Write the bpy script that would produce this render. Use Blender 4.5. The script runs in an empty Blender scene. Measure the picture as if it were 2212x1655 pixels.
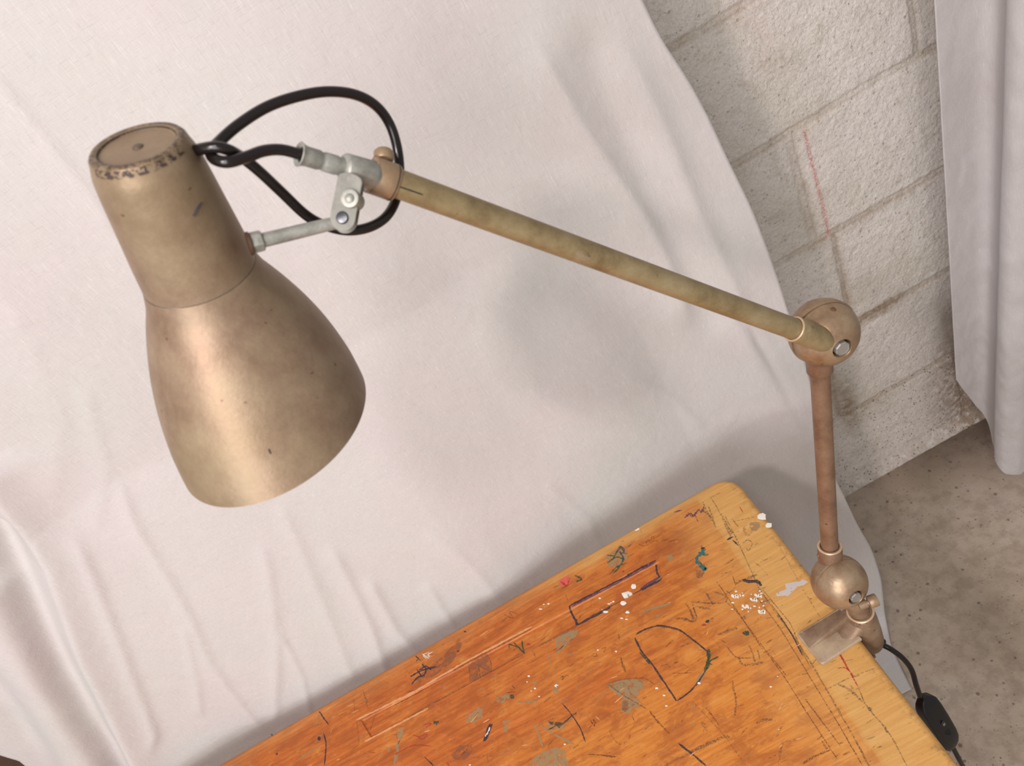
import bpy, bmesh, math, random
import numpy as np
from mathutils import Vector, Matrix
from mathutils import noise as mn

random.seed(7)
RNG = np.random.default_rng(11)
SC = bpy.context.scene
COL = SC.collection

# ------------------------------------------------------------------ camera frame
F = 1690.0; CX = 1106.0; CY = 827.5; H = 1.577
R = np.array([[0.86130093, -0.50527572, -0.05345233],
              [-0.2649773, -0.53644806, 0.80125559],
              [-0.43352939, -0.67595853, -0.5959298]])
C0 = np.array([0, 0, H])
def ray(px, py): return R @ np.array([(px - CX) / F, (py - CY) / F, 1.0])
def onz(px, py, z):
    d = ray(px, py); return C0 + d * ((z - H) / d[2])
def ony(px, py, y):
    d = ray(px, py); return C0 + d * (y / d[1])
def atd(px, py, z): return Vector(C0 + ray(px, py) * z)
def cdir(x, y, z): return Vector(R @ np.array([x, y, z])).normalized()

cam_d = bpy.data.cameras.new('camera'); cam = bpy.data.objects.new('camera', cam_d); COL.objects.link(cam)
cam_d.sensor_width = 36; cam_d.lens = 36 * F / 2212; cam_d.clip_start = 0.01
M = Matrix.Identity(4)
Rn = R.copy(); u_, s_, v_ = np.linalg.svd(Rn); Rn = u_ @ v_
for i in range(3):
    M[i][0] = Rn[i, 0]; M[i][1] = -Rn[i, 1]; M[i][2] = -Rn[i, 2]
M.translation = Vector((0, 0, H)); cam.matrix_world = M
cam_d.dof.use_dof = True; cam_d.dof.focus_distance = 0.84; cam_d.dof.aperture_fstop = 12
SC.camera = cam
SC.view_settings.view_transform = 'Standard'; SC.view_settings.look = 'None'
SC.view_settings.gamma = 1; SC.view_settings.exposure = -0.10; SC.view_settings.use_curve_mapping = False

# ------------------------------------------------------------------ helpers
def tag(o, label=None, cat=None, group=None, kind=None):
    if label: o['label'] = label
    if cat: o['category'] = cat
    if group: o['group'] = group
    if kind: o['kind'] = kind
    return o
def empty(name, loc):
    o = bpy.data.objects.new(name, None); o.location = loc; o.empty_display_size = .05
    COL.objects.link(o); return o
PARENT_LOC = {}
def link(name, me, mats, parent=None, smooth=True):
    if not isinstance(mats, (list, tuple)): mats = [mats]
    for m in mats: me.materials.append(m)
    if smooth: me.polygons.foreach_set('use_smooth', [True] * len(me.polygons))
    o = bpy.data.objects.new(name, me); COL.objects.link(o)
    if parent is not None:
        o.parent = parent
        o.matrix_parent_inverse = WM[parent.name].inverted()
        WM[o.name] = Matrix.Identity(4)
    else:
        WM[o.name] = Matrix.Identity(4)
    return o
WM = {}
def thing(name, loc, **k):
    e = empty(name, loc); WM[e.name] = Matrix.Translation(loc); tag(e, **k); return e
def from_bm(name, bm, mats, parent=None, smooth=True, sharp=None):
    bmesh.ops.recalc_face_normals(bm, faces=bm.faces)
    me = bpy.data.meshes.new(name); bm.to_mesh(me); bm.free()
    o = link(name, me, mats, parent, smooth)
    if sharp is not None and smooth:
        me.set_sharp_from_angle(angle=math.radians(sharp))
    return o
def basis(n, hint=None):
    n = Vector(n).normalized()
    h = Vector(hint) if hint is not None else (Vector((0, 0, 1)) if abs(n.z) < .9 else Vector((1, 0, 0)))
    u = (h - n * h.dot(n)).normalized(); return u, n.cross(u), n
def rings(bm, rs, cap0=True, cap1=True, mat=0):
    loops = []
    for pts in rs: loops.append([bm.verts.new(p) for p in pts])
    n = len(loops[0])
    for a, b in zip(loops[:-1], loops[1:]):
        for i in range(n):
            f = bm.faces.new((a[i], a[(i + 1) % n], b[(i + 1) % n], b[i])); f.material_index = mat
    if cap0: bm.faces.new(loops[0]).material_index = mat
    if cap1: bm.faces.new(loops[-1][::-1]).material_index = mat
    return loops
def lathe(bm, o, n, prof, seg=32, cap0=True, cap1=True, hint=None, mat=0):
    """prof: list of (distance along n, radius)"""
    u, v, n = basis(n, hint); o = Vector(o); rs = []
    for t, r in prof:
        rs.append([o + n * t + (u * math.cos(2 * math.pi * i / seg) + v * math.sin(2 * math.pi * i / seg)) * r for i in range(seg)])
    return rings(bm, rs, cap0, cap1, mat)
def smooth_path(pts, n=8):
    P = [Vector(p) for p in pts]; P = [P[0] * 2 - P[1]] + P + [P[-1] * 2 - P[-2]]; out = []
    for i in range(1, len(P) - 2):
        a, b, c, d = P[i - 1:i + 3]
        for k in range(n):
            t = k / n
            out.append(.5 * ((2 * b) + (c - a) * t + (2 * a - 5 * b + 4 * c - d) * t * t + (3 * b - a - 3 * c + d) * t ** 3))
    out.append(P[-2]); return out
def tube(bm, pts, r, seg=16, cap=True):
    rs = []; u = None
    for i, p in enumerate(pts):
        d = (pts[min(i + 1, len(pts) - 1)] - pts[max(i - 1, 0)]).normalized()
        if u is None: u, v, _ = basis(d)
        else:
            u = (u - d * u.dot(d)).normalized()
        v = d.cross(u); rr = r(i / (len(pts) - 1)) if callable(r) else r
        rs.append([p + (u * math.cos(2 * math.pi * k / seg) + v * math.sin(2 * math.pi * k / seg)) * rr for k in range(seg)])
    rings(bm, rs, cap, cap)
def vnoise(x, y, s, seed=0):
    """smooth value noise on numpy arrays, cell size s"""
    r = np.random.default_rng(seed); T = r.random((256, 256))
    X = x / s + 1000; Y = y / s + 1000; xi = np.floor(X).astype(int); yi = np.floor(Y).astype(int)
    fx = X - xi; fy = Y - yi; fx = fx * fx * (3 - 2 * fx); fy = fy * fy * (3 - 2 * fy)
    g = lambda a, b: T[a % 256, b % 256]
    return (g(xi, yi) * (1 - fx) * (1 - fy) + g(xi + 1, yi) * fx * (1 - fy) + g(xi, yi + 1) * (1 - fx) * fy + g(xi + 1, yi + 1) * fx * fy) * 2 - 1
def fbm(x, y, s, oct=4, seed=0):
    v = 0; a = 1; t = 0
    for k in range(oct):
        v = v + a * vnoise(x, y, s, seed + k); t += a; a *= .5; s *= .5
    return v / t
def grid_mesh(name, P, mats, parent=None, attrs=None, mask=None):
    """P: (nu, nv, 3) array of points"""
    nu, nv = P.shape[:2]; me = bpy.data.meshes.new(name)
    idx = np.arange(nu * nv).reshape(nu, nv)
    q = np.stack([idx[:-1, :-1], idx[1:, :-1], idx[1:, 1:], idx[:-1, 1:]], -1).reshape(-1, 4)
    me.vertices.add(nu * nv); me.vertices.foreach_set('co', P.reshape(-1))
    me.loops.add(len(q) * 4); me.loops.foreach_set('vertex_index', q.reshape(-1))
    me.polygons.add(len(q)); me.polygons.foreach_set('loop_start', np.arange(len(q)) * 4)
    me.update(calc_edges=True)
    for k, a in (attrs or {}).items():
        at = me.attributes.new(k, 'FLOAT', 'POINT'); at.data.foreach_set('value', a.reshape(-1).astype(np.float32))
    return link(name, me, mats, parent, True)

# ------------------------------------------------------------------ materials
def srgb(r, g, b):
    f = lambda c: (c / 255 / 12.92) if c / 255 <= .04045 else ((c / 255 + .055) / 1.055) ** 2.4
    return (f(r), f(g), f(b), 1)
class N:
    def __init__(s, name):
        s.m = bpy.data.materials.new(name); s.m.use_nodes = True; s.t = s.m.node_tree
        s.t.nodes.clear(); s.out = s.t.nodes.new('ShaderNodeOutputMaterial')
        s.b = s.t.nodes.new('ShaderNodeBsdfPrincipled'); s.l(s.b.outputs[0], s.out.inputs[0])
        s.tc = s.t.nodes.new('ShaderNodeTexCoord')
    def l(s, a, b): s.t.links.new(a, b)
    def setv(s, sock, v):
        if hasattr(v, 'links') or hasattr(v, 'is_linked'): s.l(v, sock)
        else: sock.default_value = v
    def mapping(s, scale=(1, 1, 1), rot=(0, 0, 0), loc=(0, 0, 0), src=None):
        n = s.t.nodes.new('ShaderNodeMapping'); s.l(src or s.tc.outputs['Object'], n.inputs[0])
        n.inputs['Scale'].default_value = scale; n.inputs['Rotation'].default_value = rot; n.inputs['Location'].default_value = loc
        return n.outputs[0]
    def noise(s, vec, scale, detail=4, rough=.6, dist=0, fac=True):
        n = s.t.nodes.new('ShaderNodeTexNoise'); s.l(vec, n.inputs['Vector'])
        n.inputs['Scale'].default_value = scale; n.inputs['Detail'].default_value = detail
        n.inputs['Roughness'].default_value = rough; n.inputs['Distortion'].default_value = dist
        return n.outputs[0] if fac else n.outputs[1]
    def voro(s, vec, scale, out='Distance', feat='F1', rnd=1):
        n = s.t.nodes.new('ShaderNodeTexVoronoi'); s.l(vec, n.inputs['Vector']); n.feature = feat
        n.inputs['Scale'].default_value = scale; n.inputs['Randomness'].default_value = rnd; return n.outputs[out]
    def speck(s, vec, scale, keep=.35, size=.30, warp=.35):
        '''irregular small spots: a share of the cells gets a spot of its own size'''
        w = s.t.nodes.new('ShaderNodeVectorMath'); w.operation = 'SCALE'; s.l(s.noise(vec, scale * 2.2, 3, .6, 0, False), w.inputs[0]); w.inputs['Scale'].default_value = warp / scale
        a = s.t.nodes.new('ShaderNodeVectorMath'); a.operation = 'ADD'; s.l(vec, a.inputs[0]); s.l(w.outputs[0], a.inputs[1])
        n = s.t.nodes.new('ShaderNodeTexVoronoi'); s.l(a.outputs[0], n.inputs['Vector']); n.inputs['Scale'].default_value = scale
        r = s.t.nodes.new('ShaderNodeSeparateColor'); s.l(n.outputs['Color'], r.inputs[0])
        sz = s.math('MULTIPLY', s.math('SUBTRACT', keep, r.outputs[0]), size / keep)
        return s.math('MULTIPLY', s.math('SUBTRACT', sz, n.outputs['Distance']), 14.0, None, True)
    def ramp(s, v, stops, interp='LINEAR'):
        n = s.t.nodes.new('ShaderNodeValToRGB'); s.l(v, n.inputs[0]); n.color_ramp.interpolation = interp
        e = n.color_ramp.elements
        while len(e) < len(stops): e.new(.5)
        for k, (p, c) in enumerate(stops):
            e[k].position = p; e[k].color = c if isinstance(c, (tuple, list)) else (c, c, c, 1)
        return n.outputs[0]
    def mix(s, f, a, b, typ='MIX'):
        n = s.t.nodes.new('ShaderNodeMix'); n.data_type = 'RGBA'; n.blend_type = typ
        s.setv(n.inputs[0], f); s.setv(n.inputs[6], a); s.setv(n.inputs[7], b); return n.outputs[2]
    def math(s, op, a, b=None, c=None, clamp=False):
        n = s.t.nodes.new('ShaderNodeMath'); n.operation = op; n.use_clamp = clamp
        s.setv(n.inputs[0], a)
        if b is not None: s.setv(n.inputs[1], b)
        if c is not None: s.setv(n.inputs[2], c)
        return n.outputs[0]
    def attr(s, name):
        n = s.t.nodes.new('ShaderNodeAttribute'); n.attribute_name = name; return n.outputs['Fac']
    def sep(s, v=None):
        n = s.t.nodes.new('ShaderNodeSeparateXYZ'); s.l(v or s.tc.outputs['Object'], n.inputs[0]); return n.outputs
    def bump(s, h, dist=.001, strength=1, prev=None):
        n = s.t.nodes.new('ShaderNodeBump'); s.l(h, n.inputs['Height']); n.inputs['Distance'].default_value = dist
        n.inputs['Strength'].default_value = strength
        if prev is not None: s.l(prev, n.inputs['Normal'])
        return n.outputs[0]
    def set(s, **k):
        for a, v in k.items():
            s.setv(s.b.inputs[a.replace('_', ' ')], v)
        return s

def mat_plain(name, col, rough=.5, metal=0, **k):
    n = N(name); n.set(Base_Color=col, Roughness=rough, Metallic=metal, **k); return n.m

# lamp lacquer: dull gold-bronze hammered metallic paint
def mat_lacquer(name, c1, c2, c3, metal=.55, rough=.42, wear=.5):
    n = N(name); v = n.tc.outputs['Object']
    a = n.noise(v, 34, 5, .65); b = n.noise(v, 420, 3, .7)
    c = n.ramp(a, [(.32, c1), (.5, c2), (.7, c3)])
    c = n.mix(n.math('MULTIPLY', b, .30), c, c1, 'MULTIPLY')
    spots = n.math('MULTIPLY', n.speck(v, 170, .10, .34, .8), 1.0)
    scuff = n.ramp(n.noise(n.mapping(loc=(2, 1, 6)), 48, 4, .7, .6), [(.64, 0.0), (.67, .5)])
    c = n.mix(n.math('MULTIPLY', scuff, wear), c, srgb(178, 166, 160))
    c = n.mix(n.math('MULTIPLY', spots, wear), c, srgb(78, 52, 38))
    n.set(Base_Color=c, Metallic=metal, Roughness=n.math('ADD', n.math('MULTIPLY', a, .22), rough - .1))
    h = n.math('ADD', n.noise(v, 160, 3, .5), n.math('MULTIPLY', b, .5))
    n.set(Normal=n.bump(h, .00035, .5)); return n.m
LACQ = mat_lacquer('bronze_lacquer', srgb(136, 110, 86), srgb(162, 136, 108), srgb(176, 154, 122), metal=.35)
LACQ_TUBE = mat_lacquer('gold_tube_lacquer', srgb(128, 110, 78), srgb(154, 136, 100), srgb(168, 152, 118), metal=.35, wear=.35)
LACQ_BROWN = mat_lacquer('brown_tube_lacquer', srgb(112, 84, 66), srgb(136, 106, 84), srgb(148, 120, 96), metal=.3, wear=.8)
LACQ_BALL = mat_lacquer('ball_lacquer', srgb(134, 108, 84), srgb(164, 138, 110), srgb(182, 160, 132), metal=.5, rough=.38, wear=.8)
LACQ_JAW = mat_lacquer('worn_jaw_lacquer', srgb(150, 128, 106), srgb(178, 156, 130), srgb(192, 170, 142), metal=.15, rough=.55, wear=.6)
LACQ_CAST = mat_lacquer('cast_lacquer', srgb(118, 92, 70), srgb(148, 122, 98), srgb(172, 150, 124), metal=.3, rough=.5, wear=.8)
RIM_WORN = mat_plain('worn_rim_metal', srgb(205, 175, 145), .4, .5)
def mat_steel():
    n = N('dull_zinc_steel'); v = n.tc.outputs['Object']
    a = n.noise(v, 140, 5, .7)
    c = n.ramp(a, [(.3, srgb(138, 138, 130)), (.6, srgb(172, 172, 164)), (.78, srgb(118, 112, 100))])
    n.set(Base_Color=c, Metallic=.4, Roughness=n.math('ADD', n.math('MULTIPLY', a, .3), .34))
    n.set(Normal=n.bump(a, .0003, .4)); return n.m
STEEL = mat_steel()
PLATE_M = mat_lacquer('grey_fork_plate', srgb(120, 118, 110), srgb(146, 144, 136), srgb(158, 154, 146), metal=.1, rough=.66, wear=.3)
DARKSTEEL = mat_plain('dark_rivet_steel', srgb(78, 80, 84), .3, .8)
BOLT = mat_plain('bolt_steel', srgb(142, 136, 130), .5, .35)
BLACK_HOLE = mat_plain('recess_shadow', srgb(26, 18, 16), .6)  # flat black stands in for the shadow inside holes and slits
CORD = mat_plain('glossy_black_cord', srgb(24, 18, 17), .22, 0)
PLASTIC = mat_plain('matt_black_plastic', srgb(21, 21, 22), .42, 0)
INNER = mat_plain('white_reflector_enamel', srgb(225, 222, 212), .4, 0)

# fabrics
def mat_cloth(name, col, colb, rot=0.0, thr=1500):
    n = N(name); o = n.tc.outputs['Object']
    vert = n.mapping((1, 1, .06)); hor = n.mapping((.06, 1, 1))
    slub = n.noise(vert, 900, 3, .75); slub2 = n.noise(hor, 900, 3, .75); big = n.noise(o, 6, 3, .5)
    weave = n.math('ADD', slub, slub2)
    c = n.mix(n.ramp(big, [(.35, 0.0), (.7, 1.0)]), col, colb)
    c = n.mix(n.ramp(slub, [(.57, 0.0), (.70, .36)]), c, srgb(245, 238, 232))
    c = n.mix(n.ramp(slub2, [(.30, .26), (.44, 0.0)]), c, srgb(172, 164, 162))
    c = n.mix(n.ramp(slub, [(.30, .26), (.43, 0.0)]), c, srgb(172, 164, 162))
    n.set(Base_Color=c, Roughness=.9)
    try: n.set(Sheen_Weight=.15)
    except Exception: pass
    cr = n.noise(o, 26, 4, .55, .6)
    b1 = n.bump(cr, .004, .35)
    n.set(Normal=n.bump(weave, .0004, .5, b1))
    tr = n.t.nodes.new('ShaderNodeBsdfTranslucent'); n.setv(tr.inputs[0], c)
    ms = n.t.nodes.new('ShaderNodeMixShader'); ms.inputs[0].default_value = .12
    n.l(n.b.outputs[0], ms.inputs[1]); n.l(tr.outputs[0], ms.inputs[2]); n.l(ms.outputs[0], n.out.inputs[0])
    return n.m
SHEET = mat_cloth('thin_white_cotton', srgb(212, 204, 203), srgb(208, 206, 202))
CURT = mat_cloth('white_curtain_cotton', srgb(208, 202, 202), srgb(202, 197, 196))

# painted concrete block wall
def mat_block():
    n = N('whitewashed_block'); o = n.tc.outputs['Object']
    j = n.attr('joint'); d = n.attr('dirt'); ck = n.attr('shadow_edge')
    big = n.noise(o, 7, 5, .6); mid = n.noise(o, 42, 5, .65); fine = n.noise(o, 260, 4, .7)
    c = n.ramp(big, [(.3, srgb(220, 212, 200)), (.5, srgb(234, 227, 219)), (.72, srgb(238, 230, 225))])
    c = n.mix(n.ramp(mid, [(.54, 0.0), (.72, .4)]), c, srgb(186, 172, 152))
    pits = n.math('MAXIMUM', n.speck(o, 130, .30, .34), n.math('MULTIPLY', n.speck(n.mapping(loc=(3, 3, 3)), 320, .4, .36), .6))
    c = n.mix(n.math('MULTIPLY', pits, .36), c, srgb(144, 128, 108))
    jn = n.math('MULTIPLY', j, n.ramp(mid, [(.35, .35), (.6, 1.0)]))
    c = n.mix(n.math('MULTIPLY', jn, .42), c, srgb(180, 164, 142))
    dn = n.math('MULTIPLY', d, n.ramp(n.noise(o, 70, 5, .7), [(.30, 0.0), (.56, 1.0)]), None, True)
    c = n.mix(n.math('MULTIPLY', dn, .72), c, n.mix(big, srgb(168, 132, 92), srgb(98, 76, 58)))
    speck = n.speck(n.mapping(loc=(1, 7, 3)), 210, .5, .42)
    zz = n.sep()[2]
    low = n.math('MULTIPLY', speck, n.ramp(zz, [(.0, .85), (.23, .85), (.26, .25), (1.0, .12)]))
    c = n.mix(low, c, srgb(74, 64, 52))
    rd = n.math('MULTIPLY', ck, n.ramp(n.noise(o, 300, 3, .7), [(.40, 0.0), (.55, .75)]))  # reddish shadow border mixed into the wall colour
    c = n.mix(rd, c, srgb(204, 104, 98))
    n.set(Base_Color=c, Roughness=.88)
    w = n.voro(o, 150, 'Distance', 'SMOOTH_F1')
    h = n.math('ADD', n.math('MULTIPLY', n.noise(o, 200, 5, .62, .8), 1.0), n.math('MULTIPLY', w, .6))
    h = n.math('SUBTRACT', h, n.math('MULTIPLY', pits, .4))
    b = n.bump(mid, .004, .5)
    n.set(Normal=n.bump(h, .0034, .8, b)); return n.m
BLOCK = mat_block()
def mat_floor():
    n = N('worn_concrete_floor'); o = n.tc.outputs['Object']
    big = n.noise(o, 5, 5, .6); mid = n.noise(o, 30, 5, .65)
    c = n.ramp(big, [(.3, srgb(166, 149, 130)), (.5, srgb(186, 169, 151)), (.7, srgb(194, 179, 165))])
    c = n.mix(n.ramp(mid, [(.38, .40), (.58, 0.0)]), c, srgb(128, 110, 92))
    clus = n.ramp(n.noise(n.mapping(loc=(5, 1, 2)), 9, 4, .6), [(.40, .25), (.60, 1.0)])
    sp = n.speck(o, 85, .28, .34); sp3 = n.speck(n.mapping(loc=(9, 2, 4)), 230, .40, .36); sp2 = n.speck(n.mapping(loc=(3, 5, 1)), 150, .12, .30)
    c = n.mix(n.math('MULTIPLY', sp, .62), c, srgb(72, 56, 48))
    c = n.mix(n.math('MULTIPLY', n.math('MULTIPLY', sp3, clus), .75), c, srgb(70, 58, 48))
    c = n.mix(n.math('MULTIPLY', sp2, .6), c, srgb(200, 186, 170))
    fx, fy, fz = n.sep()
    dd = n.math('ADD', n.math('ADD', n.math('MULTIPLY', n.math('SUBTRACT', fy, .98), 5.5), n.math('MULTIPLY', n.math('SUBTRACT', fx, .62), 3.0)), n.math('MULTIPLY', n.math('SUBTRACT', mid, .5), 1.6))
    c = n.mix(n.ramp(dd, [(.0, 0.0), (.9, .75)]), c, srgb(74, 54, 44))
    n.set(Base_Color=c, Roughness=.82)
    n.set(Normal=n.bump(n.noise(o, 180, 5, .7), .0015, .6)); return n.m
FLOORM = mat_floor()

# varnished school-desk wood; object X runs with the grain
EDGE_X = 0.136; BACK_Y = 0.687
def mat_wood():
    n = N('worn_varnished_wood'); o = n.tc.outputs['Object']
    x, y, z = n.sep()
    g1 = n.noise(n.mapping((1.0, 16, 8)), 16, 7, .68, .25); g2 = n.noise(n.mapping((1.0, 30, 12)), 34, 5, .75, .4)
    big = n.noise(n.mapping((1, 2.2, 1)), 6, 4, .55); mid = n.noise(n.mapping((1, 3.2, 1)), 18, 5, .65)
    c = n.ramp(g1, [(.26, srgb(176, 100, 40)), (.46, srgb(196, 118, 46)), (.60, srgb(206, 132, 56)), (.78, srgb(212, 148, 78))])
    # left and back of the top has a redder, thicker varnish
    far = n.math('ADD', n.math('MULTIPLY', n.math('SUBTRACT', -.06, x), 2.2), n.math('MULTIPLY', n.math('SUBTRACT', y, .50), 3.4))
    far = n.math('ADD', far, n.math('MULTIPLY', n.math('SUBTRACT', big, .5), 2.6))
    redm = n.ramp(far, [(-0.0, 0.0), (.75, .80)])
    redc = n.ramp(g1, [(.3, srgb(150, 70, 26)), (.55, srgb(186, 96, 36)), (.8, srgb(206, 122, 58))])
    c = n.mix(redm, c, redc)
    # streaky worn fibres
    g3 = n.noise(n.mapping((1.0, 9, 8), loc=(2, 0, 0)), 90, 5, .8, .3)
    c = n.mix(n.ramp(g3, [(.30, .6), (.40, 0.0)]), c, srgb(118, 58, 24))
    c = n.mix(n.ramp(g3, [(.62, 0.0), (.72, .45)]), c, srgb(230, 168, 96))
    dk = n.math('SUBTRACT', 1.0, n.math('ADD', n.math('ABSOLUTE', n.math('MULTIPLY', n.math('SUBTRACT', x, .015), 16)), n.math('ABSOLUTE', n.math('MULTIPLY', n.math('SUBTRACT', y, .625), 24))))
    c = n.mix(n.ramp(n.math('ADD', dk, n.math('MULTIPLY', n.math('SUBTRACT', mid, .5), 2.0)), [(.1, 0.0), (.7, .62)]), c, srgb(150, 74, 30))
    c = n.mix(n.ramp(g2, [(.30, .40), (.44, 0.0)]), c, srgb(142, 74, 30))
    c = n.mix(n.ramp(g2, [(.60, 0.0), (.74, .32)]), c, srgb(224, 164, 96))
    c = n.mix(n.ramp(mid, [(.60, 0.0), (.74, .5)]), c, srgb(156, 104, 60))
    blot = n.noise(n.mapping((1, 1.7, 1), loc=(4, 2, 0)), 30, 6, .72, .4)
    c = n.mix(n.ramp(blot, [(.50, 0.0), (.57, .42), (.70, .62)]), c, srgb(152, 76, 32))
    c = n.mix(n.ramp(blot, [(.30, .6), (.44, 0.0)]), c, srgb(212, 148, 70))
    c = n.mix(n.ramp(n.noise(n.mapping((1, 2.6, 1), loc=(1, 7, 0)), 55, 5, .78, .6), [(.63, 0.0), (.68, .6)]), c, srgb(168, 132, 88))
    # varnish rubbed pale towards the right end and along the far edge near the corner
    wob = n.math('MULTIPLY', n.math('SUBTRACT', n.noise(n.mapping((1, 1, 1)), 22, 4, .6), .5), .030)
    ex = n.ramp(n.math('ADD', n.math('SUBTRACT', x, .073), n.math('MULTIPLY', wob, .45)), [(0, 0.0), (.005, 1.0)])
    ey0 = n.ramp(n.math('ADD', n.math('SUBTRACT', y, .655), wob), [(0, 0.0), (.02, 1.0)])
    ey = n.math('MULTIPLY', ey0, n.ramp(n.math('ADD', x, .22), [(0.0, .25), (.14, .9)]))
    soft = n.ramp(n.math('ADD', x, n.math('MULTIPLY', wob, 2.0)), [(.0, 0.0), (.075, .5)])
    pale = n.math('MAXIMUM', n.math('MAXIMUM', ex, ey), soft)
    palec = n.ramp(g1, [(.25, srgb(196, 146, 80)), (.5, srgb(210, 162, 94)), (.8, srgb(220, 178, 116))])
    c = n.mix(n.math('MULTIPLY', pale, .86), c, palec)
    # grime on the rounded arrises
    dirt = n.ramp(n.noise(o, 90, 5, .75), [(.52, 0.0), (.66, .55)])
    edge = n.ramp(n.math('SUBTRACT', n.math('ADD', x, n.math('MULTIPLY', n.noise(o, 60, 3), .006)), .122), [(.0, 0.0), (.006, 1.0)])
    c = n.mix(n.math('MULTIPLY', dirt, edge), c, srgb(120, 92, 58))
    specks = n.ramp(n.noise(n.mapping((1, 2.5, 1)), 130, 4, .8), [(.66, 0.0), (.71, .6)])
    c = n.mix(specks, c, srgb(104, 60, 34))
    n.set(Base_Color=c, Roughness=n.math('ADD', n.math('MULTIPLY', mid, .3), .30), Specular_IOR_Level=.35)
    n.set(Normal=n.bump(n.math('ADD', g2, n.math('MULTIPLY', g1, .6)), .0006, .45)); return n.m
WOOD = mat_wood()
def mat_mark(name, col, lo=.40, hi=.50, sc=500, maxa=1.0, rough=.6):
    n = N(name); o = n.tc.outputs['Object']
    a = n.ramp(n.noise(o, sc, 3, .7), [(lo, 0.0), (hi, maxa)])
    n.set(Base_Color=col, Roughness=rough, Alpha=a); return n.m
MK = {
 'ink': mat_mark('navy_ink', srgb(40, 42, 58), .30, .50, 600, .85),
 'pencil': mat_mark('pencil_scratch', srgb(104, 80, 62), .40, .64, 500, .7),
 'scr': mat_mark('dark_scratch', srgb(112, 62, 34), .38, .60, 600, .7),
 'faint': mat_mark('faint_scratch', srgb(134, 96, 66), .44, .66, 400, .65),
 'green': mat_mark('green_ink', srgb(44, 74, 48), .36, .5, 600, .85),
 'teal': mat_mark('teal_paint', srgb(30, 104, 104), .38, .5, 420, .9),
 'red': mat_mark('red_pencil', srgb(176, 50, 42), .38, .5, 600, .9),
 'pinkp': mat_mark('pink_paint', srgb(214, 92, 84), .30, .46, 300, .95),
 'purple': mat_mark('violet_ink', srgb(104, 66, 92), .32, .5, 500, .85),
 'white': mat_mark('white_paint', srgb(230, 224, 214), .25, .38, 400, 1),
 'bare': mat_mark('bare_grey_wood', srgb(168, 138, 98), .40, .47, 150, .72),
 'light': mat_mark('lit_arris_worn_nick', srgb(222, 160, 108), .22, .42, 260, .9),
 'tape': mat_mark('paper_tape_residue', srgb(198, 186, 180), .22, .36, 300, .95),
 'smudge': mat_mark('brown_smudge', srgb(146, 94, 66), .36, .60, 160, .6),
}
MKN = list(MK)

# ------------------------------------------------------------------ back wall
def nonuni(parts):
    return np.unique(np.concatenate([np.arange(a, b, s) for a, b, s in parts] + [[parts[-1][1]]]).round(6))
WY = 1.113
xs = nonuni([(-1.5, .24, .03), (.24, .84, .0025), (.84, 2.2, .03)])
zs = nonuni([(-.02, 1.3, .0025), (1.3, 2.4, .03)])
X, Z = np.meshgrid(xs, zs, indexing='ij')
hz = [0.0, .225, .45, .675, .9, 1.125, 1.35, 1.575, 1.8, 2.025, 2.25]
wobx = fbm(X, Z, .12, 3, 5) * .004; wobz = fbm(X, Z, .09, 4, 9) * .004
joint = np.zeros_like(X); bead = np.zeros_like(X); dirt = np.zeros_like(X)
for k, z0 in enumerate(hz[1:], 1):
    d = (Z + wobz - z0)
    joint = np.maximum(joint, np.exp(-(d / .0075) ** 4))
    bead = np.maximum(bead, np.exp(-((d + .001) / .0045) ** 2) * (.6 + .4 * vnoise(X, Z, .03, k)))
    dirt = np.maximum(dirt, np.exp(-((d + .004) / .011) ** 2) * (.12 + (.30 if k < 4 else .08)) * np.clip(.6 + .9 * vnoise(X, Z * 0, .11, 40 + k), 0, 1.3))
vj = [[.755, .31, -.14, -.59, -1.04, 1.2], [.480, .03, -.42, -.87, .93], [.555, .11, -.35, -.8, 1.0], [.522, .08, -.38, -.83, .97], [.758, .308, -.14, -.6, 1.2], [.53, .08, -.38, -.83, .98]]
for r in range(len(hz) - 1):
    js = vj[r] if r < len(vj) else vj[4 + r % 2]
    inrow = (Z >= hz[r]) & (Z < hz[r + 1])
    for x0 in js:
        d = X + wobx - x0; w = .012 if r in (1, 3) and abs(x0 - .5) < .06 else .0065
        g = np.exp(-(d / w) ** 4) * inrow
        joint = np.maximum(joint, g * (.75 if r in (3,) else 1)); bead = np.maximum(bead, np.exp(-(d / .003) ** 2) * inrow * .6)
        dirt = np.maximum(dirt, np.exp(-(d / .010) ** 2) * inrow * (.7 if r < 3 else .2))
# stains: low in the corner, and along the lower joints
dirt = np.maximum(dirt, np.clip(1 - np.hypot((X - .82) / .17, (Z - .10) / .30), 0, 1) * 2.2)
dirt = np.maximum(dirt, np.clip(1 - np.hypot((X - .60) / .10, (Z - .45) / .022), 0, 1) * 1.6)
dirt = np.maximum(dirt, np.clip(1 - np.hypot((X - .50) / .03, (Z - .25) / .12), 0, 1) * 1.2)
dirt = np.maximum(dirt, np.exp(-(Z / .03) ** 2) * .6)
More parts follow.
